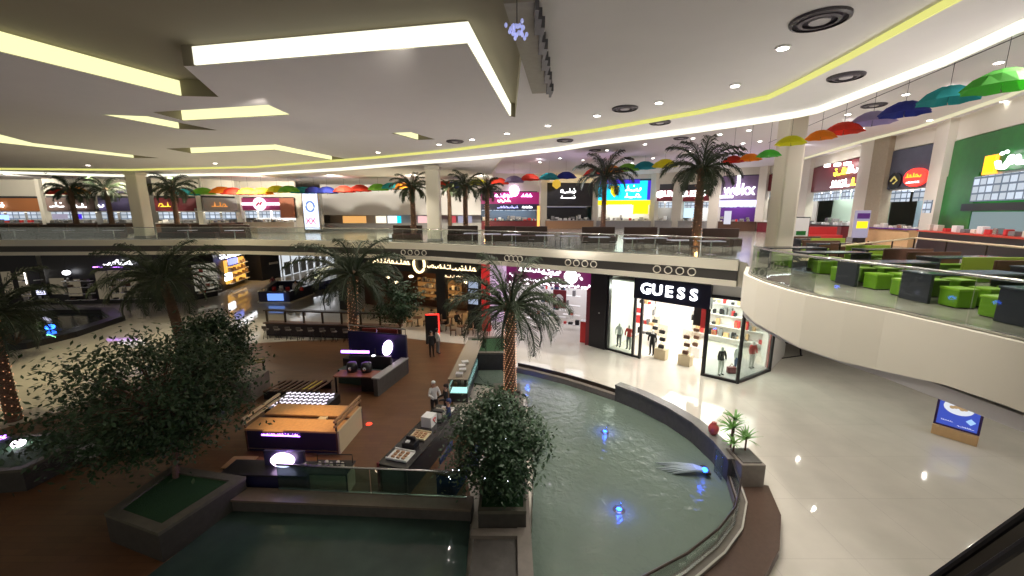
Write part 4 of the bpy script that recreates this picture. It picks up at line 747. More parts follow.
for i, (x, y) in enumerate(((374, 318), (395, 322), (418, 326), (440, 331), (462, 335), (452, 325))):
    q = P(x, y, 0); lab = f'round dark cafe table outside the amber cafe, {ordinal(i)} from the left'
    if i == 5: lab = 'round dark cafe table nearest the amber cafe wall, behind the others'
    o = thing('cafe_table', lab, 'table', (q[0], q[1], 0), 0, 'cafe tables by the amber cafe'); MB().lathe(0, 0, [(.38, .72), (.4, .74), (.38, .76)], 16).build('table_top', WOODD, o); MB().lathe(0, 0, [(.25, 0), (.04, .05), (.04, .72)], 12).build('pedestal', BLACK, o)
    for s in (-1, 1):
        c_ = thing('cafe_chair', f'{"tan" if (i+s) % 3 else "dark"} cafe chair on the {"left" if s < 0 else "right"} of the {["first", "second", "third", "fourth", "fifth", "rear"][i]} table outside the amber cafe', 'chair', (q[0]+s*.68, q[1]+.1*s, 0), -s*R(90), 'cafe chairs'); cm = WOODM if (i+s) % 3 else WOODD
        MB().rbox(0, 0, .45, .44, .44, .06, .02).build('seat', cm, c_); MB().rbox(0, .2, .72, .44, .05, .5, .02).build('backrest', cm, c_); [MB().tube([(a_*.18, b_*.18, .43), (a_*.2, b_*.2, 0)], .02, 6).build('leg', BLACK, c_) for a_ in (-1, 1) for b_ in (-1, 1)]
for i, (x, y, mt) in enumerate(((384, 316, CG), (432, 324, CW), (457, 326, CB))):
    q = P(x, y, 0); person(['person in grey seated at the left end of the cafe tables', 'person in white seated in the middle of the cafe tables', 'person in black seated near the cafe wall at right'][i], (q[0], q[1], 0), (i-1)*.8, 'sit', mt, CB)
# ---- pink shop
FP = Face(P(483, 330, 0), P(590, 345, 0)); FP.yr = 300; t = FP.thing('accessory_shop', 'bright accessory shop with a magenta sign dotted with lights', 'shop front')
zt, zb = FP.lz(550, 264), FP.lz(550, 286); MB().bb(FP.lx(507), FP.L, -.1, .2, zb, zt).build('sign_panel', glow('magenta_panel', (.55, .02, .30), .26), t); MB().bb(0, FP.L, 0, .25, zt, 5.95).build('upper_wall', BLACK, t)
MB().bb(0, FP.L, 6.5, 6.7, 0, 5.9).build('back_wall', SHOPGLOW, t); MB().bb(0, FP.L, .2, 6.5, 4.7, 4.8).build('shop_ceiling', WHITE, t); MB().bb(.8, FP.L-.8, 1, 6, 4.62, 4.68).build('light_panel', glow('accessory_light', (.95, .92, 1), 2.6), t); MB().bb(-.1, 0, 0, 6.5, 0, 4.7).build('side_wall', SHOPGLOW, t); MB().bb(FP.L, FP.L+.1, 0, 6.5, 0, 4.7).build('side_wall', SHOPGLOW, t)
panel(t, (0, FP.lx(490), 0, zt), -.15, .2, glow('red_jamb', (.9, .03, .03), .6), 'red_jamb'); panel(t, (FP.lx(491), FP.lx(507), .9, zt), -.12, .1, glow('poster_pink', (.8, .55, .8), .9), 'window_poster'); panel(t, (FP.L-.35, FP.L-.05, 0, zb), -.1, .3, MAROON, 'right_jamb')
r_ = random.Random(2); b = MB()
for i in range(80): b.ell(r_.uniform(FP.lx(509), FP.L-.15), -.16, r_.choice((zb+.1, zt-.1, zb+.18, zt-.2)) if i % 4 else r_.uniform(zb+.1, zt-.1), .09, .05, .09, 7, 5)
b.build('dot_lights', glow('dot_light', (1, .9, 1), 4), t); squig(FP.lx(520), FP.lx(541), zt-.5, .6, E_SIGN, t, -.18, 41); squig(FP.lx(542), FP.lx(560), zt-.62, .62, E_SIGN, t, -.18, 42); squig(FP.lx(525), FP.lx(559), zb+.38, .28, E_SIGN, t, -.18, 43, slant=.2)
MB().tube([(FP.lx(571), -.15, (zt+zb)/2), (FP.lx(571), -.25, (zt+zb)/2)], .5, 18).build('round_logo', E_SIGN, t)
shelves(t, FP.lx(512), FP.lx(545), 5.5, .4, 3.4, 3, [CR, CW, CN, HAIR, LIME], rows=5); shelves(t, FP.lx(550), FP.lx(568), 3.5, .4, 3.6, 4, [CR, CG, CB], rows=4); r = FP.rect(553, 566, 290, 308, 2); panel(t, r, 2.0, 2.1, MAROON, 'hanging_display')
b = MB(); b.ell((r[0]+r[1])/2, 1.95, (r[2]+r[3])/2, .35, .05, .4); b.build('display_disc', CW, t)
o = thing('red_bin', 'red box stand at the right doorway of the magenta shop', 'box', (*P(583, 343, 0), 0), FP.a); MB().rbox(0, .3, .8, .55, .5, 1.6, .04).build('box_body', CR, o); MB().rbox(0, .3, 1.63, .6, .55, .06, .02).build('lid', CW, o)
o = thing('display_table', 'white display table inside the magenta shop', 'table', (*P(530, 333, 0), 0), FP.a); MB().rbox(0, 1.6, .85, 1.8, .9, .08, .02).build('table_top', WHITE, o); [MB().bb(sx-.04, sx+.04, 1.2, 2.0, 0, .82).build('leg', CHROME, o) for sx in (-.8, .8)]
# ---- black pier and fashion shop
FG = Face(P(590, 345, 0), P(703, 375.5, 0)); FG.yr = 330
t = FG.thing('black_pier', 'tall glossy black pier between the magenta shop and the fashion shop', 'pier'); MB().bb(0, FG.lx(606.5), -.2, .5, 0, 5.95).build('pier_body', BLACK, t); MB().ell((FG.lx(600)), -.22, 2.6, .05, .03, .05).build('lock', CHROME, t)
t = FG.thing('fashion_shop', 'bright white fashion shop with large white capital letters on a black sign', 'shop front'); zt, zb = FG.lz(640, 279), FG.lz(640, 298)
a0, a1, a2 = FG.lx(633.5), FG.lx(640.5), FG.L
MB().bb(FG.lx(606.5), FG.L, 0, .25, zt, 5.95).build('upper_wall', BLACK, t); MB().bb(a0, a2+.1, -.25, .2, zb, zt+.15).build('sign_panel', mat('navy_black', (.008, .009, .025), .3), t)
x0, x1 = FG.lx(640.5, -.3, 288), FG.lx(701, -.3, 288)
for i, ch in enumerate('GUESS'): text(ch, .95, E_SIGN, t, x0+(x1-x0)*(i+.5)/5, -.3, (zt+zb)/2+.08, .04, .018, sx=1.05)
for x in (FG.lx(606.5), a0-.04, a1-.04, a2-.12): MB().bb(x, x+.13, -.08, .12, 0, zt if x < a0 else zb).build('frame_post', BLACK, t)
MB().bb(FG.lx(607), a1, -.05, .1, 0, .14).build('frame_sill', BLACK, t); MB().bb(FG.lx(607.5), a0, 0, .03, .14, zt).build('window_glass', GL, t)
D_ = 7.5; MB().bb(FG.lx(607), a2+2.6, D_, D_+.2, 0, 5.9).build('back_wall', SHOPGLOW, t); MB().bb(FG.lx(605), FG.lx(606), .5, D_, 0, 5.9).build('side_wall', SHOPGLOW, t); MB().bb(a2+2.55, a2+2.65, 3.9, D_, 0, 5.9).build('side_wall', SHOPGLOW, t)
MB().bb(FG.lx(607), a2+2.55, .25, D_, 5.0, 5.1).build('shop_ceiling', WHITE, t); MB().bb(a0, a2-.5, 1, D_-.5, 4.9, 4.96).build('light_panel', glow('fashion_light', (1, .96, .88), 10), t); MB().bb(a2+.3, a2+2.3, 1.2, D_-.5, 4.9, 4.96).build('light_panel', MATS['fashion_light'], t)
shelves(t, a1+.5, a2+1.5, D_-.1, .5, 3.8, 14, [CB, CR, TAN, CG], rows=4); shelves(t, FG.lx(609), a0-.1, 4, .5, 3.6, 15, [CR, CB, CG, TAN], rows=4); MB().bb(a2-.75, a2-.3, 1.0, 1.2, 2.6, 4.0).build('hanging_garment', CR, t); MB().bb(a2-1.3, a2-.85, 1.3, 1.5, 2.6, 3.8).build('hanging_garment', CB, t)
r = FG.rect(706, 706, 300, 300)
def mannequin(q, lab, top, low, rz=0, pose='stand'): return person(lab, (q[0], q[1], .1), rz, pose, top, low, 'shop mannequins', MAN, None, 1.02, 'mannequin', 'mannequin')
for x, y, lab, c1_, c2_ in ((647, 349, 'mannequin in black at the left of the fashion shop doorway', CB, CB), (623, 351, 'mannequin in grey and red behind the narrow window right of the black pier', CR, CG), (613, 349, 'mannequin in white at the left edge of the narrow window', CW, CG)):
    v = FG.pt(FG.lx(x), .9); mannequin((v.x, v.y), lab, c1_, c2_, FG.a)
for i, (x, y) in enumerate(((663, 362), (688, 368), (655, 352), (697, 358))):
    bk = (1.0, 1.0, 3.2, 3.0)[i]; v = FG.pt(FG.lx(x, bk), bk); o = thing('display_plinth', ['tan cube plinth with stacked black bags, left one in the fashion shop doorway', 'tan cube plinth with stacked bags, right one in the fashion shop doorway', 'pale plinth deeper inside the fashion shop, left', 'pale plinth deeper inside the fashion shop, right'][i], 'plinth', (v.x, v.y, 0), FG.a, 'display plinths')
    MB().rbox(0, 0, .35, .75, .6, .7, .02).build('cube', CREAMP if i < 2 else WHITE, o); MB().bb(-.3, .3, -.02, .02, .7, 2.3).build('riser', glass('acrylic', (.95, .93, .88), .2), o); [MB().tube([(-.12, -.1, .97+.5*k), (0, -.1, 1.15+.5*k), (.15, -.1, .97+.5*k)], .015, 5).build('bag_handle', TAN, MB().rbox(.05*(k % 2), -.1, .86+.5*k, .36, .2, .24, .05).build('handbag', CB if i % 2 == 0 else WOODD, o)) for k in range(3)]
# box window
B0, B1, B2 = P(703, 375.5, 0), P(737, 383.5, 0), P(769, 371, 0)
cx, cy = B1; t = thing('corner_display_window', 'black framed angled glass display window projecting from the fashion shop', 'shop window', (cx, cy, 0)); L_ = [(B0[0]-cx, B0[1]-cy), (0, 0), (B2[0]-cx, B2[1]-cy)]; H_ = 4.75
MB().ribbon(L_, .16, 0, .16).build('frame_sill', BLACK, t); MB().ribbon(L_, .16, H_, H_+.2).build('frame_head', BLACK, t)
for q in L_: MB().bb(q[0]-.07, q[0]+.07, q[1]-.07, q[1]+.07, 0, H_+.1).build('frame_post', BLACK, t)
MB().ribbon(L_[:2], .02, .16, H_).build('window_glass', GL, t); MB().ribbon(L_[1:], .02, .16, H_).build('window_glass', GL, t)
MB().prism(L_+[(L_[2][0]-.5, L_[2][1]+2), (L_[0][0]+1.5, L_[0][1]+2.5)], .02, .12).build('window_floor', GREY, t); MB().prism(L_+[(L_[2][0]-.5, L_[2][1]+2), (L_[0][0]+1.5, L_[0][1]+2.5)], H_+.2, 5.95).build('top_fill', WHITE, t)
for x, y, lab, c1_, c2_ in ((720, 375, 'mannequin in a black dress at the left of the corner window', CB, MAN), (736, 372, 'mannequin in a white top and blue jeans in the corner window', CW, CJ), (751, 368, 'mannequin in a red coat at the right of the corner window', CR, MAN)):
    mannequin(P(x, y, .1), lab, c1_, c2_, .3)
q = P(731, 373, .12); o = thing('handbag', 'dark red handbag on the floor of the corner window', 'bag', (q[0], q[1], .12)); MB().rbox(0, 0, .2, .5, .25, .4, .06).build('bag_body', MAROON, o); MB().tube([(-.15, 0, .38), (0, 0, .6), (.15, 0, .38)], .02).build('handle', MAROON, o)
# wall beyond the box window
FR = Face(P(769, 371, 0), (21.5, 34)); t = FR.thing('shop_front', 'pale shop wall beyond the corner window, mostly under the balcony', 'shop front'); MB().bb(.3, FR.L, 0, .2, 0, 5.9).build('facade', SHOPGLOW, t); MB().bb(.1, .35, -.1, .1, 0, 5.0).build('red_edge', CR, t)
q = P(792, 357, 0); t = thing('exercise_rack', 'black metal stand on the floor beyond the corner window', 'stand', (q[0], q[1], 0), .3); b = MB(); b.tube([(-.9, 0, 0), (.9, 0, 0)], .05); b.tube([(-.7, .5, .0), (-.4, .5, 1.2), (.8, .2, .9)], .05); b.tube([(.8, 0, 0), (.8, .2, 1.0)], .05); b.build('stand_frame', BLACK, t); MB().rbox(.1, .3, 1.0, 1.2, .4, .1, .03).build('stand_top', BLACK, t); t.name = 'metal_stand'
# ad board
q0, q1 = P(931, 432, 0), P(977, 446, 0); fb = Face(q0, q1); t = fb.thing('advert_board', 'freestanding lit advert screen with a dish of food on blue, on a tan base', 'sign'); zt = fb.lz(955, 396); L = fb.L
MB().rbox(L/2, .12, .22, L, .5, .44, .02).build('base', TAN, t); MB().bb(0, L, .0, .2, .44, zt).build('cabinet', mat('dark_purple', (.04, .015, .10), .4), t); MB().bb(.08, L-.08, -.02, .01, .52, zt-.08).build('screen', glow('advert_blue', (.05, .10, .62), .8), t)
zc = .44+(zt-.44)*.68; b = MB(); b.add([(L*.48+L*.33*math.cos(k*math.pi/12), -.05, zc+(zt*.17)*math.sin(k*math.pi/12)) for k in range(24)]+[(L*.48+L*.33*math.cos(k*math.pi/12), -.02, zc+(zt*.17)*math.sin(k*math.pi/12)) for k in range(24)], [tuple(range(24))]+[(k, (k+1) % 24, 24+(k+1) % 24, 24+k) for k in range(24)]); b.build('dish_picture', glow('dish_white', (.85, .88, .95), .9), t)
b = MB(); [b.ell(L*(.34+.07*k), -.06, zc+.03*((k*7) % 3-1), .08, .015, .07) for k in range(5)]; b.build('food_picture', glow('food_tan', (.6, .4, .2), .7), t); squig(L*.15, L*.42, .44+(zt-.44)*.22, .10, glow('text_pale', (.8, .85, 1), 1), t, -.04, 51); squig(L*.52, L*.88, .44+(zt-.44)*.14, .10, MATS['text_pale'], t, -.04, 52)
MB().box(L*.78, -.04, .44+(zt-.44)*.34, .2, .02, .2, ry=R(40)).build('diamond_mark', glow('diamond', (.4, .65, 1), 1), t)
# escalator at lower right
t = thing('escalator', 'dark escalator balustrade crossing the bottom right corner', 'escalator', (5.6, 4.2, 0)); h1, h2 = P3(1075, 478, 6.6), P3(900, 602, 3.9); o_ = Vector((5.6, 4.2, 0)); h1 -= o_; h2 -= o_; dn = Vector((0, 0, -1))
n_ = Vector((-(h1-h2).y, (h1-h2).x, 0)).normalized()*-1
def slabm(a_, c_, w, z0, z1, shift=0): b = MB(); vs = []; [vs.append(p+n_*(shift+s*w/2)+Vector((0, 0, z))) for p in (a_, c_) for s in (-1, 1) for z in (z0, z1)]; b.add(vs, [(0, 1, 3, 2), (4, 6, 7, 5), (0, 4, 5, 1), (2, 3, 7, 6), (0, 2, 6, 4), (1, 5, 7, 3)]); return b
MB().tube([h1, h2], .045).build('handrail', BLACK, t); slabm(h1, h2, .03, -.75, -.04).build('balustrade_panel', mat('smoked_panel', (.15, .135, .115), .25), t); slabm(h1, h2, .22, -.95, -.75, .05).build('skirt', BRONZE, t)
MB().tube([h1+n_*1.1, h2+n_*1.1], .045).build('handrail', BLACK, t); slabm(h1, h2, .03, -.75, -.04, 1.1).build('balustrade_panel', MATS['smoked_panel'], t); slabm(h1, h2, .9, -1.15, -1.0, .6).build('steps', DARKG, t); slabm(h1, h2, .16, -.1, -.04, .95).build('brass_trim', mat('dull_brass', (.22, .18, .09), .4, .6), t)
# ================================================================ FOOD COURT STALLS
def UD(x, Y): v = D(x, 213, Y); return (v.x, Y)
def column(x0, x1, Y0, Y1, label, m=None, top=None):
    f = Face(UD(x0, Y0), UD(x1, Y1), UP); t = f.thing('stall_column', label, 'column', 'columns between the food stalls'); MB().bb(0, f.L, -.35, .4, 0, (top or (ZH if x0 > 500 else ZC))-UP).build('shaft', m or CREAM, t); MB().bb(-.04, f.L+.04, -.4, .4, 0, .3).build('base', GREY, t); return t
def stall(label, x0, Y0, x1, Y1, ytop, sign, kit, cm, sm, ctop=None, deep=2.2, backm=None, equip=True, lightm=E_SHOP, name='food_stall', ch=1.15, scr=True, seed=1):
    f = Face(UD(x0, Y0), UD(x1, Y1), UP); t = f.thing(name, label, 'food stall', 'food stalls'); xm = (x0+x1)/2; zt = f.lz(xm, ytop); zceil = (ZH if xm > 500 else ZC)-UP
    if zceil > zt: MB().bb(0, f.L, .05, .3, zt, zceil).build('bulkhead', CREAM, t)
    z1, z0 = f.lz(xm, sign[0]), f.lz(xm, sign[1]); MB().bb(0, f.L, 0, .2, z0, z1).build('sign_panel', sm, t)
    if z1 < zt: MB().bb(0, f.L, .3, .5, z1, zt).build('upper_panel', DARKG, t)
    MB().bb(0, f.L, deep, deep+.2, 0, z0+.3).build('back_wall', backm or SHOPGLOW, t); MB().bb(f.L*.1, f.L*.9, .5, deep-.3, z0-.18, z0-.12).build('light_panel', lightm, MB().bb(0, f.L, .2, deep, z0-.1, z0).build('kitchen_ceiling', WHITE, t))
    MB().bb(-.02, f.L+.02, -1.0, -.1, ch, ch+.08).build('counter_top', ctop or GREY, MB().bb(0, f.L, -.9, -.2, 0, ch).build('counter', cm, t))
    r = random.Random(seed)
    if scr:
        n = max(2, int(f.L/1.6)); 
        for k in range(n): MB().bb(f.L*(k+.08)/n, f.L*(k+.92)/n, .25, .32, z0-.95, z0-.12).build('menu_screen', E_SCREEN, t)
    if equip:
        x = .2
        while x < f.L-.6: w = r.uniform(.3, .8); MB().rbox(x+w/2, deep-.4, r.uniform(1.0, 1.7), w, .5, r.uniform(.3, .7), .04).build('appliance', (STEEL, GREY, WHITE)[int(x*3) % 3], t); x += w+.15
        x = .2
        while x < f.L-.5: w = r.uniform(.2, .5); h = r.uniform(.15, .4); MB().rbox(x+w/2, -.5, ch+.08+h/2, w, .3, h, .03).build('container', (CG, CREAM, STEEL, CR, WHITE)[int(x*7) % 5], t); x += w+r.uniform(.1, .5)
    return f, t, z0, z1
SIGNW = glow('stall_sign_white', (1, 1, 1), 4)
# right to left
f, t, z0, z1 = stall('green tiled stall with white curved lettering and yellow emblem at the right edge', 941, 25.6, 1110, 15.5, 122, (123, 168), 0, BLACK, GREEN, RED, 2.2, GREEN, seed=3)
MB().bb(0, f.lx(972), -.05, 2.2, 0, z0+.1).build('tiled_pier', GREEN, t); panel(t, f.rect(987, 996, 157, 172), -.12, -.05, E_YEL, 'yellow_emblem'); r = f.rect(985.5, 998, 155.5, 174); panel(t, r, -.08, .05, E_ORG, 'emblem_border')
b = MB(); xa = f.lx(1004, 0, 163); xb = f.lx(1038, 0, 163); zc = f.lz(995, 163); w = (xb-xa)
b.tube([(xa, -.25, zc-.0), (xa+w*.08, -.25, zc-.28), (xa+w*.25, -.25, zc-.32), (xa+w*.36, -.25, zc-.05), (xa+w*.4, -.25, zc+.15), (xa+w*.44, -.25, zc-.15), (xa+w*.56, -.25, zc-.1), (xa+w*.6, -.25, zc+.1), (xa+w*.66, -.25, zc-.2), (xa+w*.95, -.25, zc-.2), (xa+w*1.05, -.25, zc+.25)], .12, 7); b.ell(xa+w*.1, -.25, zc+.38, .12, .08, .09); b.ell(xa+w*.24, -.25, zc+.42, .12, .08, .09); b.build('lettering', SIGNW, t)
r = f.rect(975, 1040, 173, 195); [panel(t, (r[0]+(r[1]-r[0])*k/6+.03, r[0]+(r[1]-r[0])*(k+1)/6-.03, z0-1.5, z0-.15), -.1, .02, E_SCREEN, 'menu_board') for k in range(6)]
panel(t, f.rect(935+9, 953, 200, 213), -1.0, -.95, E_SCREEN, 'poster'); panel(t, (f.lx(962), f.L, z0-2.0, z0-1.6), -.1, .1, BLACK, 'hood'); panel(t, (f.lx(965), f.L, 1.25, z0-2.05), .0, .08, glow('kitchen_window', (.45, .62, .65), .45), 'kitchen_window')
column(928, 941, 27.5, 25.6, 'cream column between the grey stall and the green tiled stall')
f, t, z0, z1 = stall('grey blue stall with a glowing red oval sign and black emblem', 883, 31.5, 928, 27.5, 148, (149, 188), 0, TAN, mat('slate_panel', (.09, .10, .14), .5, noise=.4, nscale=1), PURPLE, seed=4, backm=mat('kitchen_blue', (.35, .5, .6), .5))
xc = f.lx(911); zc = f.lz(911, 178); w = f.lx(922)-f.lx(900); b = MB(); b.add([(xc+w/2*math.cos(k*math.pi/10), yy, zc+.62*math.sin(k*math.pi/10)) for yy in (-.2, 0) for k in range(20)], [tuple(range(20))]+[(k, (k+1) % 20, 20+(k+1) % 20, 20+k) for k in range(20)]); b.build('oval_sign', E_RED, t); squig(xc-w*.35, xc+w*.35, zc+.12, .5, E_ORG, t, -.26, 61); squig(xc-w*.3, xc+w*.3, zc-.33, .2, SIGNW, t, -.26, 62)
xc = f.lx(890.5); b = MB(); b.lathe(0, 0, [(.62, 0), (.62, .1)], 18); o = b.build('round_emblem', BLACK, t); o.rotation_euler = (R(90), 0, 0); o.location = (xc, -.02, zc-.1); MB().tube([(xc-.3, -.16, zc-.1), (xc, -.16, zc+.2), (xc+.3, -.16, zc-.1), (xc, -.16, zc-.3)], .06, 5).build('emblem_mark', glow('emblem_yellow', (.9, .7, .2), .7), t)
column(868, 883, 33, 31.5, 'wide stone coloured column left of the grey blue stall', mat('sandstone', (.36, .31, .22), .7, noise=.15), None)
o = thing('menu_stand', 'lit yellow and white menu stand in front of the stone coloured column', 'sign', (UD(863, 30)[0], 30, UP)); MB().rbox(0, 0, 1.5, 1.1, .15, 2.0, .04).build('board', glow('menu_stand_glow', (.5, .45, .6), .7), o); MB().bb(-.4, .4, -.1, -.07, 1.2, 1.7).build('food_picture', E_YEL, o); MB().bb(-.45, .45, -.12, -.08, 1.9, 2.3).build('header', PURPLE, o); MB().bb(-.3, .3, -.2, .2, 0, .5).build('stand_base', BLACK, o)
column(856, 868, 34.5, 33, 'narrow cream column right of the red and yellow lettered stall')
f, t, z0, z1 = stall('dark red stall with white and yellow glowing lettering beside the large pillar', 808, 44, 856, 35, 163, (164, 190), 0, MAROON, MAROON, BLACK, seed=6, backm=mat('kitchen_mint', (.45, .6, .5), .5))
zt = f.lz(842, 173); zb = f.lz(842, 184); xa, xb = f.lx(831), f.lx(854); b = MB(); squig(xa, (xa+xb)/2+.3, zt+.1, 1.1, glow('letter_yellow', (1, .85, .05), 4), t, -.2, 71); squig((xa+xb)/2+.3, xb, zt+.1, 1.1, SIGNW, t, -.2, 72); squig(xa-.3, xb-.9, zb, 1.1, SIGNW, t, -.2, 73); squig(xb-.9, xb-.1, zb, 1.1, MATS['letter_yellow'], t, -.2, 74)
[panel(t, (f.lx(x)-.28, f.lx(x)+.28, f.lz(x, 167-(x-826)*.10)-.12, f.lz(x, 167-(x-826)*.10)+.12), -.6, -.3, E_WHITE, 'spotlight') for x in (826, 836, 846)]
column(799, 808, 46, 44, 'thin cream column between the large pillar and the red stall'); 
f, t, z0, z1 = stall('partly hidden stall with pale screens directly behind the large pillar', 765, 51, 799, 46, 172, (173, 190), 0, MAROON, MAROON, WOODD, seed=7)
column(757, 765, 52, 51, 'cream column left of the large pillar')
f, t, z0, z1 = stall('purple stall with glowing white wok sign between two cream columns', 719, 54, 757, 52, 175, (176, 200), 0, WOODD, mat('violet_panel', (.20, .13, .26), .5), WOODD, seed=8, backm=PURPLE)
text('wokx', 2.0, SIGNW, t, (f.lx(720)+f.lx(754))/2, -.2, f.lz(738, 190), .05, .04, sx=.78); MB().box(f.lx(735.5), -.25, f.lz(734, 184.5), .34, .1, 2.2).build('chopstick_mark', SIGNW, t); panel(t, f.rect(720, 733, 195.5, 198), -.3, -.2, SIGNW, 'small_lettering'); panel(t, f.rect(719.5, 756, 200.5, 206.5), -.15, .1, glow('lilac_strip', (.6, .6, 1), 2.2), 'light_strip'); panel(t, f.rect(724, 731, 211, 224), -1.1, -1.0, glow('poster_white', (.7, .7, .8), 1), 'standing_poster')
column(709, 719, 55, 54, 'cream column left of the purple wok stall')
f, t, z0, z1 = stall('burger stall with white block letters on dark red behind the largest gallery palm', 682, 58, 709, 55, 184, (190, 201), 0, GREY, MAROON, GREY, seed=9)
text('ER KING', 1.05, SIGNW, t, (f.lx(681)+f.lx(704))/2, -.15, f.lz(688, 194), .05, .05, sx=.86); panel(t, f.rect(682, 698, 201, 218), .5, .6, glow('kitchen_glow', (.6, .8, .9), 1.3), 'bright_kitchen')
column(672.5, 682, 59, 58, 'cream column in the middle of the burger stall sign')
f, t, z0, z1 = stall('left half of the burger stall, with a round white emblem', 656, 60, 672.5, 59, 184, (190, 201), 0, GREY, MAROON, GREY, seed=10, backm=GREY)
text('BURG', 1.05, SIGNW, t, (f.lx(662)+f.lx(673))/2, -.15, f.lz(667, 194), .05, .05, sx=.8); MB().tube([(f.lx(659), -.2, f.lz(659, 194.5)), (f.lx(659), -.1, f.lz(659, 194.5))], .5, 16).build('round_emblem', SIGNW, t)
column(651, 656, 61, 60, 'slim cream column right of the blue and yellow stall')
f, t, z0, z1 = stall('stall with big cyan and blue screen over yellow awning behind the centre palm', 597, 63, 651, 61, 179, (181, 200), 0, GREY, E_CYAN, CREAM, seed=11, scr=False)
panel(t, (f.lx(646), f.L, z0, z1), -.1, .02, E_DBLUE, 'blue_side'); panel(t, f.rect(597, 640, 180, 184), -.1, .02, E_DBLUE, 'blue_top'); b = MB(); xa = f.lx(609); b.add([(xa, -.15, f.lz(609, 186)), (f.lx(618), -.15, f.lz(609, 186)), (f.lx(617), -.15, f.lz(609, 193)), (f.lx(613.5), -.15, f.lz(609, 197.5)), (f.lx(610), -.15, f.lz(609, 193))]+[(xa, -.05, f.lz(609, 186)), (f.lx(618), -.05, f.lz(609, 186)), (f.lx(617), -.05, f.lz(609, 193)), (f.lx(613.5), -.05, f.lz(609, 197.5)), (f.lx(610), -.05, f.lz(609, 193))], [(0, 1, 2, 3, 4)]+[(k, (k+1) % 5, 5+(k+1) % 5, 5+k) for k in range(5)]); b.build('yellow_shield', E_YEL, t)
squig(f.lx(624), f.lx(640), f.lz(632, 188.5), 1.5, SIGNW, t, -.2, 81); squig(f.lx(624), f.lx(640), f.lz(632, 195.5), 1.3, SIGNW, t, -.2, 82); panel(t, f.rect(597, 651, 200.5, 205), -.3, .1, E_YEL, 'yellow_awning'); panel(t, f.rect(633, 648, 204, 214), -.4, .1, E_YEL, 'yellow_awning'); panel(t, f.rect(608, 632, 205, 210), -.05, .1, SIGNW, 'menu_strip')
column(592, 597, 63, 63, 'slim column between the black stall and the blue screen stall')
f, t, z0, z1 = stall('black stall with white lettering under a tan lit canopy', 545, 62, 592, 63, 181, (183, 206), 0, WOODM, BLACK, GREY, seed=12, backm=BLACK, lightm=glow('dim_kitchen', (.4, .4, .6), .5), scr=False)
squig(f.lx(560), f.lx(575), f.lz(568, 191), 1.2, SIGNW, t, -.2, 91); squig(f.lx(560), f.lx(575), f.lz(568, 197), .8, SIGNW, t, -.2, 92); b = MB(); xa, xb = f.lx(546), f.lx(592); N = 12; zc0, zc1 = f.lz(568, 182), f.lz(568, 175.5)
prof = [(xa+(xb-xa)*k/N, zc0+(zc1-zc0)*math.sin(math.pi*(.15+.85*k/N))**.7) for k in range(N+1)]; b.add([(x, -2.0, z) for x, z in prof]+[(x, .3, z) for x, z in prof]+[(x, .3, zc0-.1) for x, z in prof]+[(x, -2.0, zc0-.1) for x, z in prof], [(k+o1*(N+1), k+1+o1*(N+1), k+1+((o1+1) % 4)*(N+1), k+((o1+1) % 4)*(N+1)) for k in range(N) for o1 in range(4)]); b.build('canopy', mat('canopy_tan', (.75, .6, .38), .5, emit=(1, .8, .45), es=.35), t)
o = thing('lantern', 'gold lantern glowing at the corner of the black stall canopy', 'lantern', (*UD(556, 60), UP+f.lz(556, 185))); MB().lathe(0, 0, [(.1, -.7), (.6, -.3), (.6, .3), (.1, .7)], 14).build('lantern_body', glow('gold_lantern', (.9, .55, .05), .8), o); MB().tube([(0, 0, .7), (0, 0, ZH-UP-f.lz(556, 185))], .03).build('cord', BLACK, o)
column(539, 545, 61, 62, 'cream column between the purple red stall and the black stall')
f, t, z0, z1 = stall('purple and crimson stall with white neon lettering and orange posts', 481, 60, 539, 61, 191, (192, 204), 0, MAROON, mat('crimson_panel', (.32, .01, .12), .4, emit=(.6, .0, .25), es=.25), BLACK, seed=13, backm=mat('kitchen_dark', (.08, .12, .18), .4))
squig(f.lx(495), f.lx(512), f.lz(503, 195.5), .9, E_LILAC, t, -.2, 101); squig(f.lx(498), f.lx(511), f.lz(503, 200), 1.1, SIGNW, t, -.2, 102); squig(f.lx(521), f.lx(532), f.lz(527, 195.5), .8, E_LILAC, t, -.2, 103); MB().ell(f.lx(514), -.3, f.lz(514, 191), .7, .2, .8).build('round_neon', E_LILAC, t); panel(t, (0, f.L, f.lz(510, 210), f.lz(510, 204)), -.1, .1, mat('navy_band', (.01, .01, .06), .4), 'menu_band'); squig(f.lx(497), f.lx(518), f.lz(507, 207), .65, glow('menu_text', (.5, .5, 1), 2.5), t, -.2, 104); squig(f.lx(522), f.lx(532), f.lz(527, 207), .65, SIGNW, t, -.2, 105)
for x in (486, 537): panel(t, f.rect(x-1.2, x+1.2, 206, 227), -1.3, -1.1, glow('amber_post', (1, .5, .1), 1.6), 'amber_post')
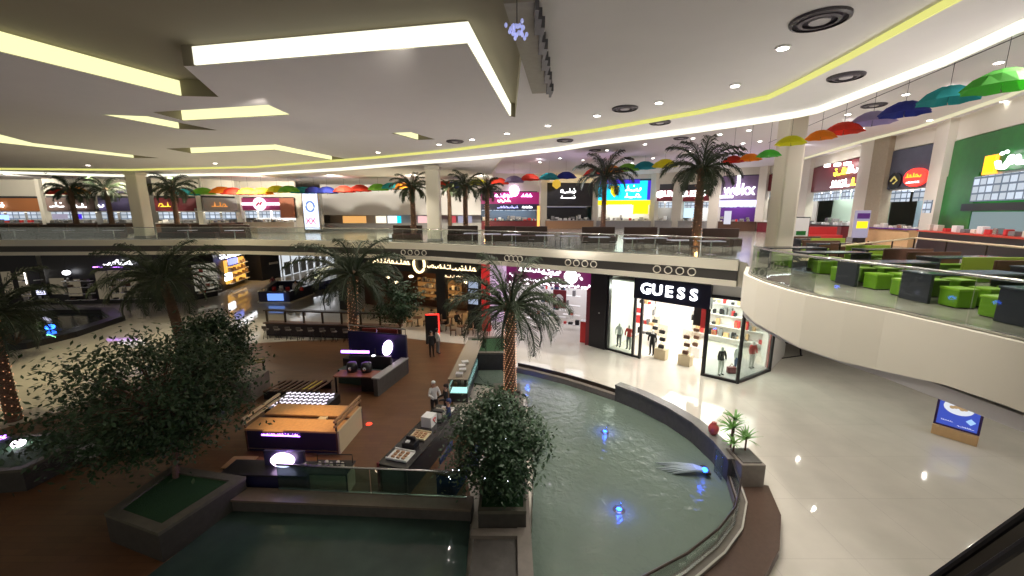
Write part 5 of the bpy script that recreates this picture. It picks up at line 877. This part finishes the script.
# white wall and shops under it
f = Face(UD(322, 56), UD(481, 58), UP); t = f.thing('long_white_wall', 'long pale upper wall over the small shops behind the cream pillar', 'wall panel'); MB().bb(0, f.L, 0, .3, f.lz(400, 215), ZC+2-UP).build('wall_face', mat('pale_wall', (.80, .78, .76), .5), t); MB().bb(0, f.L, 3, 3.2, 0, f.lz(400, 215)).build('inner_wall', GREY, t)
for x0, x1, m_, nm in ((343, 366, glow('orange_shop', (1, .5, .15), .9), 'orange_shop_window'), (376, 386, glow('cream_shop', (1, .85, .6), 1.6), 'cream_shop_window'), (388, 397, glow('white_shop', (.9, .95, 1), 2.0), 'white_shop_window'), (397, 401, E_CYAN, 'cyan_shop_window'), (418, 428, glow('pink_shop', (1, .6, .6), 1), 'pink_shop_window'), (448, 456, glow('red_shop', (.8, .05, .08), .7), 'red_shop_window'), (458, 472, glow('bluish_shop', (.5, .5, .7), .7), 'blue_shop_window')): panel(t, f.rect(x0, x1, 216, 228, 1), 1.0, 1.2, m_, nm)
panel(t, (0, f.L, 0, .95), -1, -.6, GREY, 'low_wall')
# sign pillar
q = UD(311, 50); t = thing('lightbox_pillar', 'tall glowing white and blue lightbox sign on the far gallery', 'sign', (q[0], q[1], UP)); z1 = D(311, 192, 50).z-UP; MB().bb(-1.9, -.9, -.1, 1, 0, z1).build('pillar_side', CREAM, t); MB().bb(-.9, 1.25, -.2, .6, .2, z1).build('lightbox_frame', STEEL, t); MB().bb(-.75, 1.0, -.28, -.2, .35, z1-.1).build('lit_face', glow('lightbox_white', (.72, .8, 1), 1.7), t)
MB().tube([(.12+.5*math.cos(k*.63), -.32, z1*.64+.6*math.sin(k*.63)) for k in range(11)], .10, 6).build('round_emblem', glow('emblem_blue', (.2, .35, .9), .8), t); b = MB(); [b.tube([(x, -.32, 1.0), (x+.25, -.32, 1.5), (x+.5, -.32, 1.0)], .07, 5) for x in (-.5, .1)]; [b.tube([(x, -.32, 1.7), (x+.25, -.32, 1.3), (x+.5, -.32, 1.75)], .06, 5) for x in (-.5, .1)]; b.build('red_pattern', glow('pattern_red', (.9, .15, .3), .9), t)
# left stalls
f, t, z0, z1 = stall('maroon stall with a round pink glowing emblem on a white bar, left of the lightbox', 243, 50, 297, 50, 197, (198, 210), 0, CREAM, mat('plum_panel', (.22, .03, .09), .4, emit=(.4, .03, .15), es=.2), CREAM, seed=14)
xc = f.lx(262); zc = f.lz(262, 204); MB().tube([(xc, -.35, zc), (xc, -.2, zc)], .78, 20).build('round_emblem', glow('pink_disc', (1, .6, .8), 2.6), t); panel(t, (f.lx(244), f.lx(281), zc-.13, zc+.13), -.2, -.1, SIGNW, 'white_bar'); MB().tube([(xc-.35, -.4, zc-.2), (xc, -.4, zc+.15), (xc+.1, -.4, zc-.1), (xc+.35, -.4, zc+.25)], .1, 6).build('emblem_mark', CR, t); panel(t, (f.lx(281), f.L, f.lz(290, 218), z1), -.1, .1, mat('terracotta', (.42, .16, .09), .5), 'terracotta_panel')
column(238, 243, 50, 50, 'cream column left of the maroon stall with the round emblem')
specs = [(205, 238, 'faded grey stall with an orange sign, left of the maroon stall', GREY, glow('orange_faded', (.9, .35, .08), 1.0), (212, 228)), (156, 200, 'stall with yellow sign just right of the wide left pillar', MAROON, glow('yellow_faded', (1, .65, .05), 1.6), (160, 172)), (100, 136, 'blue violet stall just left of the wide left pillar', mat('violet_dim', (.10, .08, .22), .5), E_SIGN, (97, 106)), (48, 96, 'stall with two white lit signs between the hazy palms at left', mat('brown_dim', (.16, .10, .08), .5), SIGNW, (52, 66)), (-40, 44, 'stall with an orange band and blue screens at the left edge', mat('rust_band', (.45, .17, .06), .5), SIGNW, (0, 7))]
for i, (x0, x1, lab, sm, lm, (s0_, s1_)) in enumerate(specs):
    f, t, z0, z1 = stall(lab, x0, 46, x1, 48 if i else 49, 196, (198, 211), 0, WOODD, sm, GREY, seed=20+i, backm=GREY, lightm=glow('dim_stall_light', (1, .9, .7), 2.0)); squig(f.lx(max(s0_, x0)), f.lx(s1_), f.lz((s0_+s1_)/2, 205), .9, lm, t, -.2, 110+i)
    if i == 3: squig(f.lx(74), f.lx(89), f.lz(80, 205.5), 1.0, SIGNW, t, -.2, 120); panel(t, f.rect(75, 82, 214, 219), -.2, 0, E_DBLUE, 'blue_screen'); panel(t, f.rect(53, 68, 214, 219), -.2, 0, MATS['menu_stand_glow'], 'pale_screen')
    if i == 4: panel(t, f.rect(0, 9, 215, 220), -.2, 0, glow('screen_skyblue', (.25, .4, 1), 2.5), 'blue_screen')
for x0, x1, lab in ((200, 205, 'cream column between the orange and the yellow faded stalls'), (44, 48, 'cream column beside the palm at the far left')): column(x0, x1, 47, 47, lab)
# ================================================================ GALLERY FURNITURE
BR = mat('brown_leather', (.05, .028, .02), .45, noise=.2)
bo = None; bi = 0
booths = [(x, 38.4) for x in range(-14, 120, 30)]+[(x, 38.2) for x in (170, 201, 232)]+[(406, 35.5), (462, 34.5), (500, 33.6), (532, 33.0), (600, 31.5), (643, 31), (680, 29.8), (725, 28.5)]
for i, (x, Y) in enumerate(booths):
    q = UD(x, Y); lab = f'dark brown booth seat along the far gallery railing, {ordinal(i)} from the left'
    if bo is None:
        bo = thing('booth_seat', lab, 'booth', (q[0], q[1], UP), 0, 'brown booth seats on the far gallery'); MB().rbox(0, 0, .49, 2.5, .5, .06, .02).build('cushion', mat('wine_leather', (.09, .02, .02), .45), MB().rbox(0, 0, .24, 2.55, .6, .46, .05).build('seat', BR, bo)); MB().rbox(0, .34, .62, 2.6, .16, 1.24, .05).build('backrest', BR, bo)
    else: dup(bo, (q[0], q[1], UP), 0, lab)
tb = None
tabs = [(10, 36.9), (60, 36.9), (110, 37), (185, 37), (232, 36.8), (472, 31.6), (492, 30.4), (512, 29.6), (545, 28.6), (570, 27.6), (600, 26.4), (634, 25.2), (657, 25.6), (682, 23.4), (714, 22.6)]
for i, (x, Y) in enumerate(tabs):
    q = UD(x, Y); lab = f'white topped table along the far gallery railing, {ordinal(i)} from the left'
    if tb is None: tb = thing('food_court_table', lab, 'table', (q[0], q[1], UP), 0, 'white tables on the far gallery'); MB().rbox(0, 0, .75, 1.3, .75, .05, .02).build('table_top', mat('table_white', (.74, .70, .92), .2), tb); MB().lathe(0, 0, [(.28, 0), (.05, .04), (.05, .73)], 12).build('pedestal', CHROME, tb)
    else: dup(tb, (q[0], q[1], UP), 0, lab)
    if i >= 7 and i % 2 == 0: 
        for s in (-1, 1): o = thing('dining_chair', f'dark chair {"left" if s < 0 else "right"} of the {ordinal(i)} white gallery table from the left', 'chair', (q[0]+s*.95, q[1], UP), -s*R(90), 'dark chairs on the far gallery'); MB().rbox(0, 0, .45, .42, .42, .05, .02).build('seat', BR, o); MB().rbox(0, .2, .72, .42, .04, .45, .015).build('backrest', BR, o); [MB().tube([(a_*.17, b_*.17, .43), (a_*.18, b_*.18, 0)], .016, 5).build('leg', BLACK, o) for a_ in (-1, 1) for b_ in (-1, 1)]
# near balcony tables and lime stools
TD = mat('table_slate', (.03, .032, .045), .3, noise=.1); tops = [(761, 264, 0), (795, 271, 1), (841, 285, 2), (908, 301, 3), (1010, 326, 4)]; st = None; tn = None; si = 0
tl = ['farthest along the glass', 'second farthest along the glass', 'third along the glass', 'second nearest along the glass', 'nearest, cut by the right edge']
pos = []; tq = ['the farthest slate table', 'the second farthest slate table', 'the middle slate table', 'the second nearest slate table', 'the nearest slate table']
for x, y, i in tops:
    q = P(x, y, UP); lab = f'long slate panel table on the near balcony, {tl[i]}'
    if tn is None: tn = thing('slab_table', lab, 'table', (q[0]+.1, q[1], UP), 0, 'slate tables on the balcony'); MB().rbox(.04, 0, .37, .08, .78, .72, .01).build('end_panel', TD, tn); MB().rbox(2.5, 0, .37, .08, .78, .72, .01).build('end_panel', TD, tn); MB().rbox(1.27, 0, .755, 2.6, .8, .05, .015).build('table_top', mat('slate_top', (.06, .075, .09), .12), tn)
    else: dup(tn, (q[0]+.1, q[1], UP), 0, lab)
    for s in (-1, 1):
        for k in range(3): pos.append((q[0]+.55+k*.72, q[1]+s*.66, i, s, k))
for x, y, i, s, k in pos:
    lab = f'lime cube stool, {["glass-side", "middle", "inner"][k]} seat on the {"near" if s < 0 else "far"} side of {tq[i]}'
    if st is None: st = thing('cube_stool', lab, 'stool', (x, y, UP), 0, 'lime green cube stools'); MB().rbox(0, 0, .235, .47, .47, .43, .04).build('body', LIME, st); MB().rbox(0, 0, .46, .49, .49, .06, .025).build('cushion', mat('lime_top', (.25, .47, .03), .4), st); MB().rbox(0, 0, .012, .40, .40, .024, .005).build('foot', BLACK, st)
    else: dup(st, (x, y, UP), rnd.uniform(-.06, .06), lab)
for i, (x, y, L_) in enumerate(((17.0, 11.4, 0), (17.0, 14.2, 0), (17.3, 17.4, 0), (17.6, 20.6, 0), (19.5, 24.5, 0))):
    dup(tn, (x-2.2, y, UP), 0, f'slate table in the second row on the balcony, {ordinal(i)} from the camera', 'slate tables of the second row')
    for s in (-1, 1):
        o = thing('lime_booth', f'lime seated bench on the {"near" if s < 0 else "far"} side of the {ordinal(i)} table in the second row', 'bench', (x-1.0, y+s*.75, UP), 0, 'lime benches of the second row'); MB().rbox(0, 0, .22, 2.0, .45, .42, .04).build('seat', LIME, o); MB().rbox(0, s*.2, .50, 2.0, .08, .72, .02).build('backrest', mat('yellow_lime', (.26, .38, .04), .4) if (i+s) % 3 == 0 else WOODD, o)
for i, (a_, c_, z) in enumerate(((P3(840, 246, 8.0), P3(915, 238, 8.15), 0), (P3(915, 238, 8.15), P3(1040, 249, 8.15), 0))):
    o = thing('wooden_rail', ['pale wooden queue rail in front of the stone column stall', 'pale wooden queue rail in front of the red topped counter'][i], 'rail', (a_.x, a_.y, UP)); v = c_-a_; b = MB(); b.tube([(0, 0, a_.z-UP), (v.x, v.y, c_.z-UP)], .05); b.build('rail_bar', CREAMP, o)
    for k in range(4): MB().tube([(v.x*k/3, v.y*k/3, 0), (v.x*k/3, v.y*k/3, .95)], .035).build('post', BRONZE, o)
q = UD(813, 34); o = thing('red_sofa', 'deep red bench seat near the large pillar', 'bench', (q[0], 34, UP)); MB().rbox(0, 0, .25, 5.0, .7, .5, .06).build('seat', CR, o); MB().rbox(0, .4, .6, 5.0, .18, 1.1, .05).build('backrest', CR, o)
q = UD(803, 30); o = thing('menu_easel', 'green and white easel board beside the large pillar', 'sign', (q[0], 30, UP)); MB().rbox(0, 0, 1.2, 1.1, .08, 1.5, .03).build('board', CW, o); MB().bb(-.35, .35, -.07, -.04, .7, 1.0).build('green_print', GREEN, o); MB().rbox(0, .03, 1.2, 1.25, .06, 1.65, .03).build('board_frame', BLACK, o); [MB().tube([(s*.4, 0, .5), (s*.5, .2, 0)], .03).build('leg', BLACK, o) for s in (-1, 1)]
# ================================================================ HANGING UMBRELLAS
UC = {'green': (.10, .42, .06), 'teal': (.03, .33, .35), 'navy': (.03, .045, .28), 'lilac': (.34, .30, .46), 'red': (.60, .06, .03), 'orange': (.80, .30, .02), 'yellow': (.62, .60, .02), 'lime': (.22, .48, .06)}
def fabric(name, col):
    if name in MATS: return MATS[name]
    m = mat(name, col, .7); nt = m.node_tree; tr = nt.nodes.new('ShaderNodeBsdfTranslucent'); tr.inputs[0].default_value = (*[min(1, c*1.6) for c in col], 1); mx = nt.nodes.new('ShaderNodeMixShader'); mx.inputs[0].default_value = .45; o = nt.nodes['Material Output']; nt.links.new(nt.nodes['Principled BSDF'].outputs[0], mx.inputs[1]); nt.links.new(tr.outputs[0], mx.inputs[2]); nt.links.new(mx.outputs[0], o.inputs[0]); return m
def umbrella(col, x, y, Yd, dia, label, grp, zc):
    m = fabric('canopy_'+col, UC[col]); c = D(x, y, Yd); t = thing('hanging_umbrella', label, 'umbrella', (c.x, Yd, c.z), rnd.random(), grp); n = 8; b = MB(); r = dia/2; vs = [(0, 0, r*.30)]; rings = [(.35, .24), (.7, .05), (1, -.28)]
    for q, z in rings:
        for k in range(n*2): a = math.pi*k/n; rr = q*r*(1 if k % 2 == 0 else (.96 if q < 1 else .9)); vs.append((rr*math.cos(a), rr*math.sin(a), z*r+(.02*r if k % 2 else 0)))
    N = 2*n; fs = [(0, 1+k, 1+(k+1) % N) for k in range(N)]+[(1+j*N+k, 1+(j+1)*N+k, 1+(j+1)*N+(k+1) % N, 1+j*N+(k+1) % N) for j in range(2) for k in range(N)]
    o = b.add(vs, fs).build('canopy', m, t); md = o.modifiers.new('s', 'SOLIDIFY'); md.thickness = .015
    b = MB(); b.tube([(0, 0, r*.30), (0, 0, -r*.34), (.04, 0, -r*.40), (.07, 0, -r*.34)], .015, 5); b.build('shaft', STEEL, t); MB().tube([(0, 0, r*.30), (0, 0, zc-c.z)], .008, 4).build('wire', BLACK, t); return t
near = [('green', 1003, 79, 13.3), ('teal', 949, 94, 15), ('navy', 905, 108, 17), ('lilac', 873, 117.5, 18.9), ('red', 844, 127.5, 19.3), ('orange', 821, 134.5, 19), ('yellow', 791, 140, 18.7), ('green', 769, 153, 18.5), ('orange', 750, 157, 25), ('red', 733, 159, 25.5)]
nl = ['largest light green umbrella hanging at the right edge', 'teal umbrella hanging between the green and the navy ones', 'navy umbrella hanging between the teal and the lilac ones', 'lilac umbrella hanging between the navy and the red ones', 'red umbrella hanging between the lilac and the orange ones', 'orange umbrella hanging between the red and the yellow ones near the pillar', 'yellow umbrella hanging at the top of the large pillar', 'green umbrella hanging just left of the large pillar', 'orange umbrella hanging between the pillar and the right far palm', 'red umbrella partly behind the crown of the right far palm']
nd = [1.9, 1.75, 1.7, 1.75, 1.6, 1.25, 1.25, 1.0, 1.35, 1.3]
for (c, x, y, Y), lab, dd in zip(near, nl, nd): umbrella(c, x, y, Y, dd, lab, 'umbrellas hung in a line above the balcony', ZH)
farc = [('yellow', 665, 163, 40), ('teal', 645, 165, 42), ('lime', 628, 167, 43), ('orange', 612, 169, 44), ('red', 594, 172, 45), ('navy', 566, 175, 46), ('teal', 549, 176, 46), ('red', 530, 177, 47), ('lilac', 514, 179, 47), ('red', 499, 181, 48), ('yellow', 478, 182, 48), ('navy', 453, 185, 46), ('red', 445, 184, 46), ('orange', 403, 186, 45), ('teal', 391, 186, 45), ('lime', 378, 187, 45), ('red', 360, 188, 45), ('red', 344, 189, 45), ('navy', 327, 190, 45), ('navy', 314, 190, 45), ('teal', 302, 190, 45), ('lime', 289, 189, 44), ('yellow', 277, 189, 44), ('orange', 262, 191, 44), ('orange', 248, 191, 44), ('red', 233, 191, 44), ('orange', 222, 190, 44), ('lime', 203, 191, 44), ('teal', 187, 192, 44), ('lilac', 122, 190, 44), ('orange', 75, 190, 43), ('red', 60, 191, 43)]
cnt = {}
for c, x, y, Y in farc:
    cnt[c] = cnt.get(c, 0)+1; umbrella(c, x, y, Y, 2.45, f'{c} umbrella in the far hanging row, {ordinal(cnt[c]-1)} {c} one from the right', 'umbrellas hung in the far row', ZH if x > 505 else ZC)
o = thing('umbrella_wire', 'long thin cable carrying the near row of hanging umbrellas', 'cable', (P(1024, 34, 14.6)[0], P(1024, 34, 14.6)[1], 14.6)); q2 = D(770, 128, 31); MB().tube([(0, 0, 0), (q2.x-o.location.x, 31-o.location.y, 14.6-14.6)], .015, 5).build('cable', BLACK, o)
# ================================================================ LIGHT
def spot(x, y, z, e, ang=120, col=(1, .93, .84), r=.09, tgt=None):
    l = bpy.data.lights.new('ceiling_or_fill_spot', 'SPOT'); l.energy = e; l.spot_size = R(ang); l.spot_blend = .8; l.color = col; l.shadow_soft_size = r*.5; o = bpy.data.objects.new('ceiling_or_fill_spot', l); COL.objects.link(o); o.location = (x, y, z)  # serves the ceiling downlights and the added fills below
    if tgt: o.rotation_euler = (Vector(tgt)-Vector((x, y, z))).to_track_quat('-Z', 'Y').to_euler()
for x, y in ((12, 9), (12, 13.5), (15, 17.5), (17, 11), (20, 15), (17, 21.5), (23, 20), (22, 10)): spot(x, y, 4.9, LB, 150)
for x, y in ins[:9]: p = P(x, y, Z); spot(p[0], p[1], Z-.1, LA*(.35 if p[0] < 3 else 1), 110)
for x, y in ((8, 18), (6, 22), (2, 25), (-3, 28), (-8, 31), (-14, 33), (-24, 36)): spot(x, y, 13.1, LA*1.0, 100, (1, .92, .8))
for x, y in ((16, 12), (18, 20), (22, 28), (14, 30), (24, 40), (4, 36), (10, 50), (26, 50), (-6, 42), (-4, 52), (-16, 42), (-28, 42), (-40, 42)): spot(x, y, (ZH if x > 0 else ZC)-.15, LF, 140, (1, .9, .88) if x > 12 else (.92, .82, 1) if x > -2 else (1, .88, .68))
for x, y in ((-24, 33), (-19, 34), (-12, 34), (-30, 30)): spot(x, y, 12.8, LA*1.1, 70, (1, .88, .6))
for x, y, e in ((-8, 20, 260), (-4, 15, 120), (-11, 13, 60)): spot(x, y, 12.9, e, 80, (1, .75, .5))
for x, y, z, e in ((-8, 19, 4, 700), (-14, 27, 4, 700), (3, 23, 6, 500), (9, 19, 8.4, 500), (11, 10, 8.6, 600), (-22, 30, 5, 700), (-2, 30, 8.3, 400), (20, 14, 8.5, 500), (20, 26, 8.5, 600), (8, 40, 8.5, 600), (22, 42, 8.5, 600), (-12, 42, 8.5, 400), (-30, 42, 8.5, 400)):  # added uplights without fixtures, brightening the ceiling from below
    spot(x, y, z, e*LU, 160, (1, .9, .62) if x < -10 else (.72, .5, 1) if y > 38 else (1, .92, .86), .3, (x, y, 20))
for x in (-50, -42, -34, -26, -18, -10, -3): spot(x, 41, 13.0, 2200 if x < -30 else 4500, 75, (1, .92, .78), .3, (x*1.25, 56, 10.2))  # added wall-wash fill for the left gallery, no fixtures
for x, y, q in ((20, 26, (30, 29, 11)), (19, 19, (27, 23, 11)), (24, 35, (34, 40, 11)), (20, 42, (24, 58, 11)), (12, 44, (14, 60, 11)), (3, 44, (3, 60, 11))): spot(x, y, 15.0, 700, 80, (.98, .92, 1), .3, q)  # added fill aimed at the right and middle stall fronts
for x, y, q in ((-2, 9, (-14, 33, 6)), (0, 10, (0, 27, 6)), (3, 9, (9, 20, 6.5)), (-8, 14, (-28, 36, 6)), (4, 6, (10, 11, 6))): spot(x, y, 13.15, 650, 55, (1, .93, .82), .1, q)  # added frontal fill for the fascias and far shops
for x, y in ((-26, 20), (-27, 26)): spot(x, y, 13.1, 2600, 60, (1, .86, .5))  # added warm fill to brighten the pale floor at left
for x, y, z, e in ((12.6, 22.4, 4.6, 90), (9, 27.2, 4.4, 120), (7.5, 27.4, 4.4, 50)):  # fill lights added inside the fashion shop and its windows
    l = bpy.data.lights.new('shop_fill', 'POINT'); l.energy = e; l.color = (1, .96, .9); l.shadow_soft_size = .15; o = bpy.data.objects.new('shop_fill', l); COL.objects.link(o); o.location = (x, y, z)
w = bpy.data.worlds.new('w'); bpy.context.scene.world = w; w.use_nodes = True; bg = w.node_tree.nodes['Background']; bg.inputs[0].default_value = (1, .93, .82, 1); bg.inputs[1].default_value = WORLD
# ================================================================ CAMERA
cd = bpy.data.cameras.new('cam'); cd.sensor_width = 36; cd.lens = 36*F/1024; cd.clip_end = 400; cam = bpy.data.objects.new('cam', cd); COL.objects.link(cam); cam.location = (0, 0, EYE); cam.rotation_euler = (math.pi/2-PITCH, 0, 0)
sc = bpy.context.scene; sc.camera = cam; sc.view_settings.view_transform = 'Standard'; sc.view_settings.look = 'None'; sc.view_settings.gamma = 1; sc.view_settings.use_curve_mapping = False; sc.view_settings.exposure = EXPO
sc.cycles.use_denoising = True; sc.cycles.max_bounces = 8; sc.cycles.transparent_max_bounces = 24; sc.cycles.sample_clamp_indirect = 4
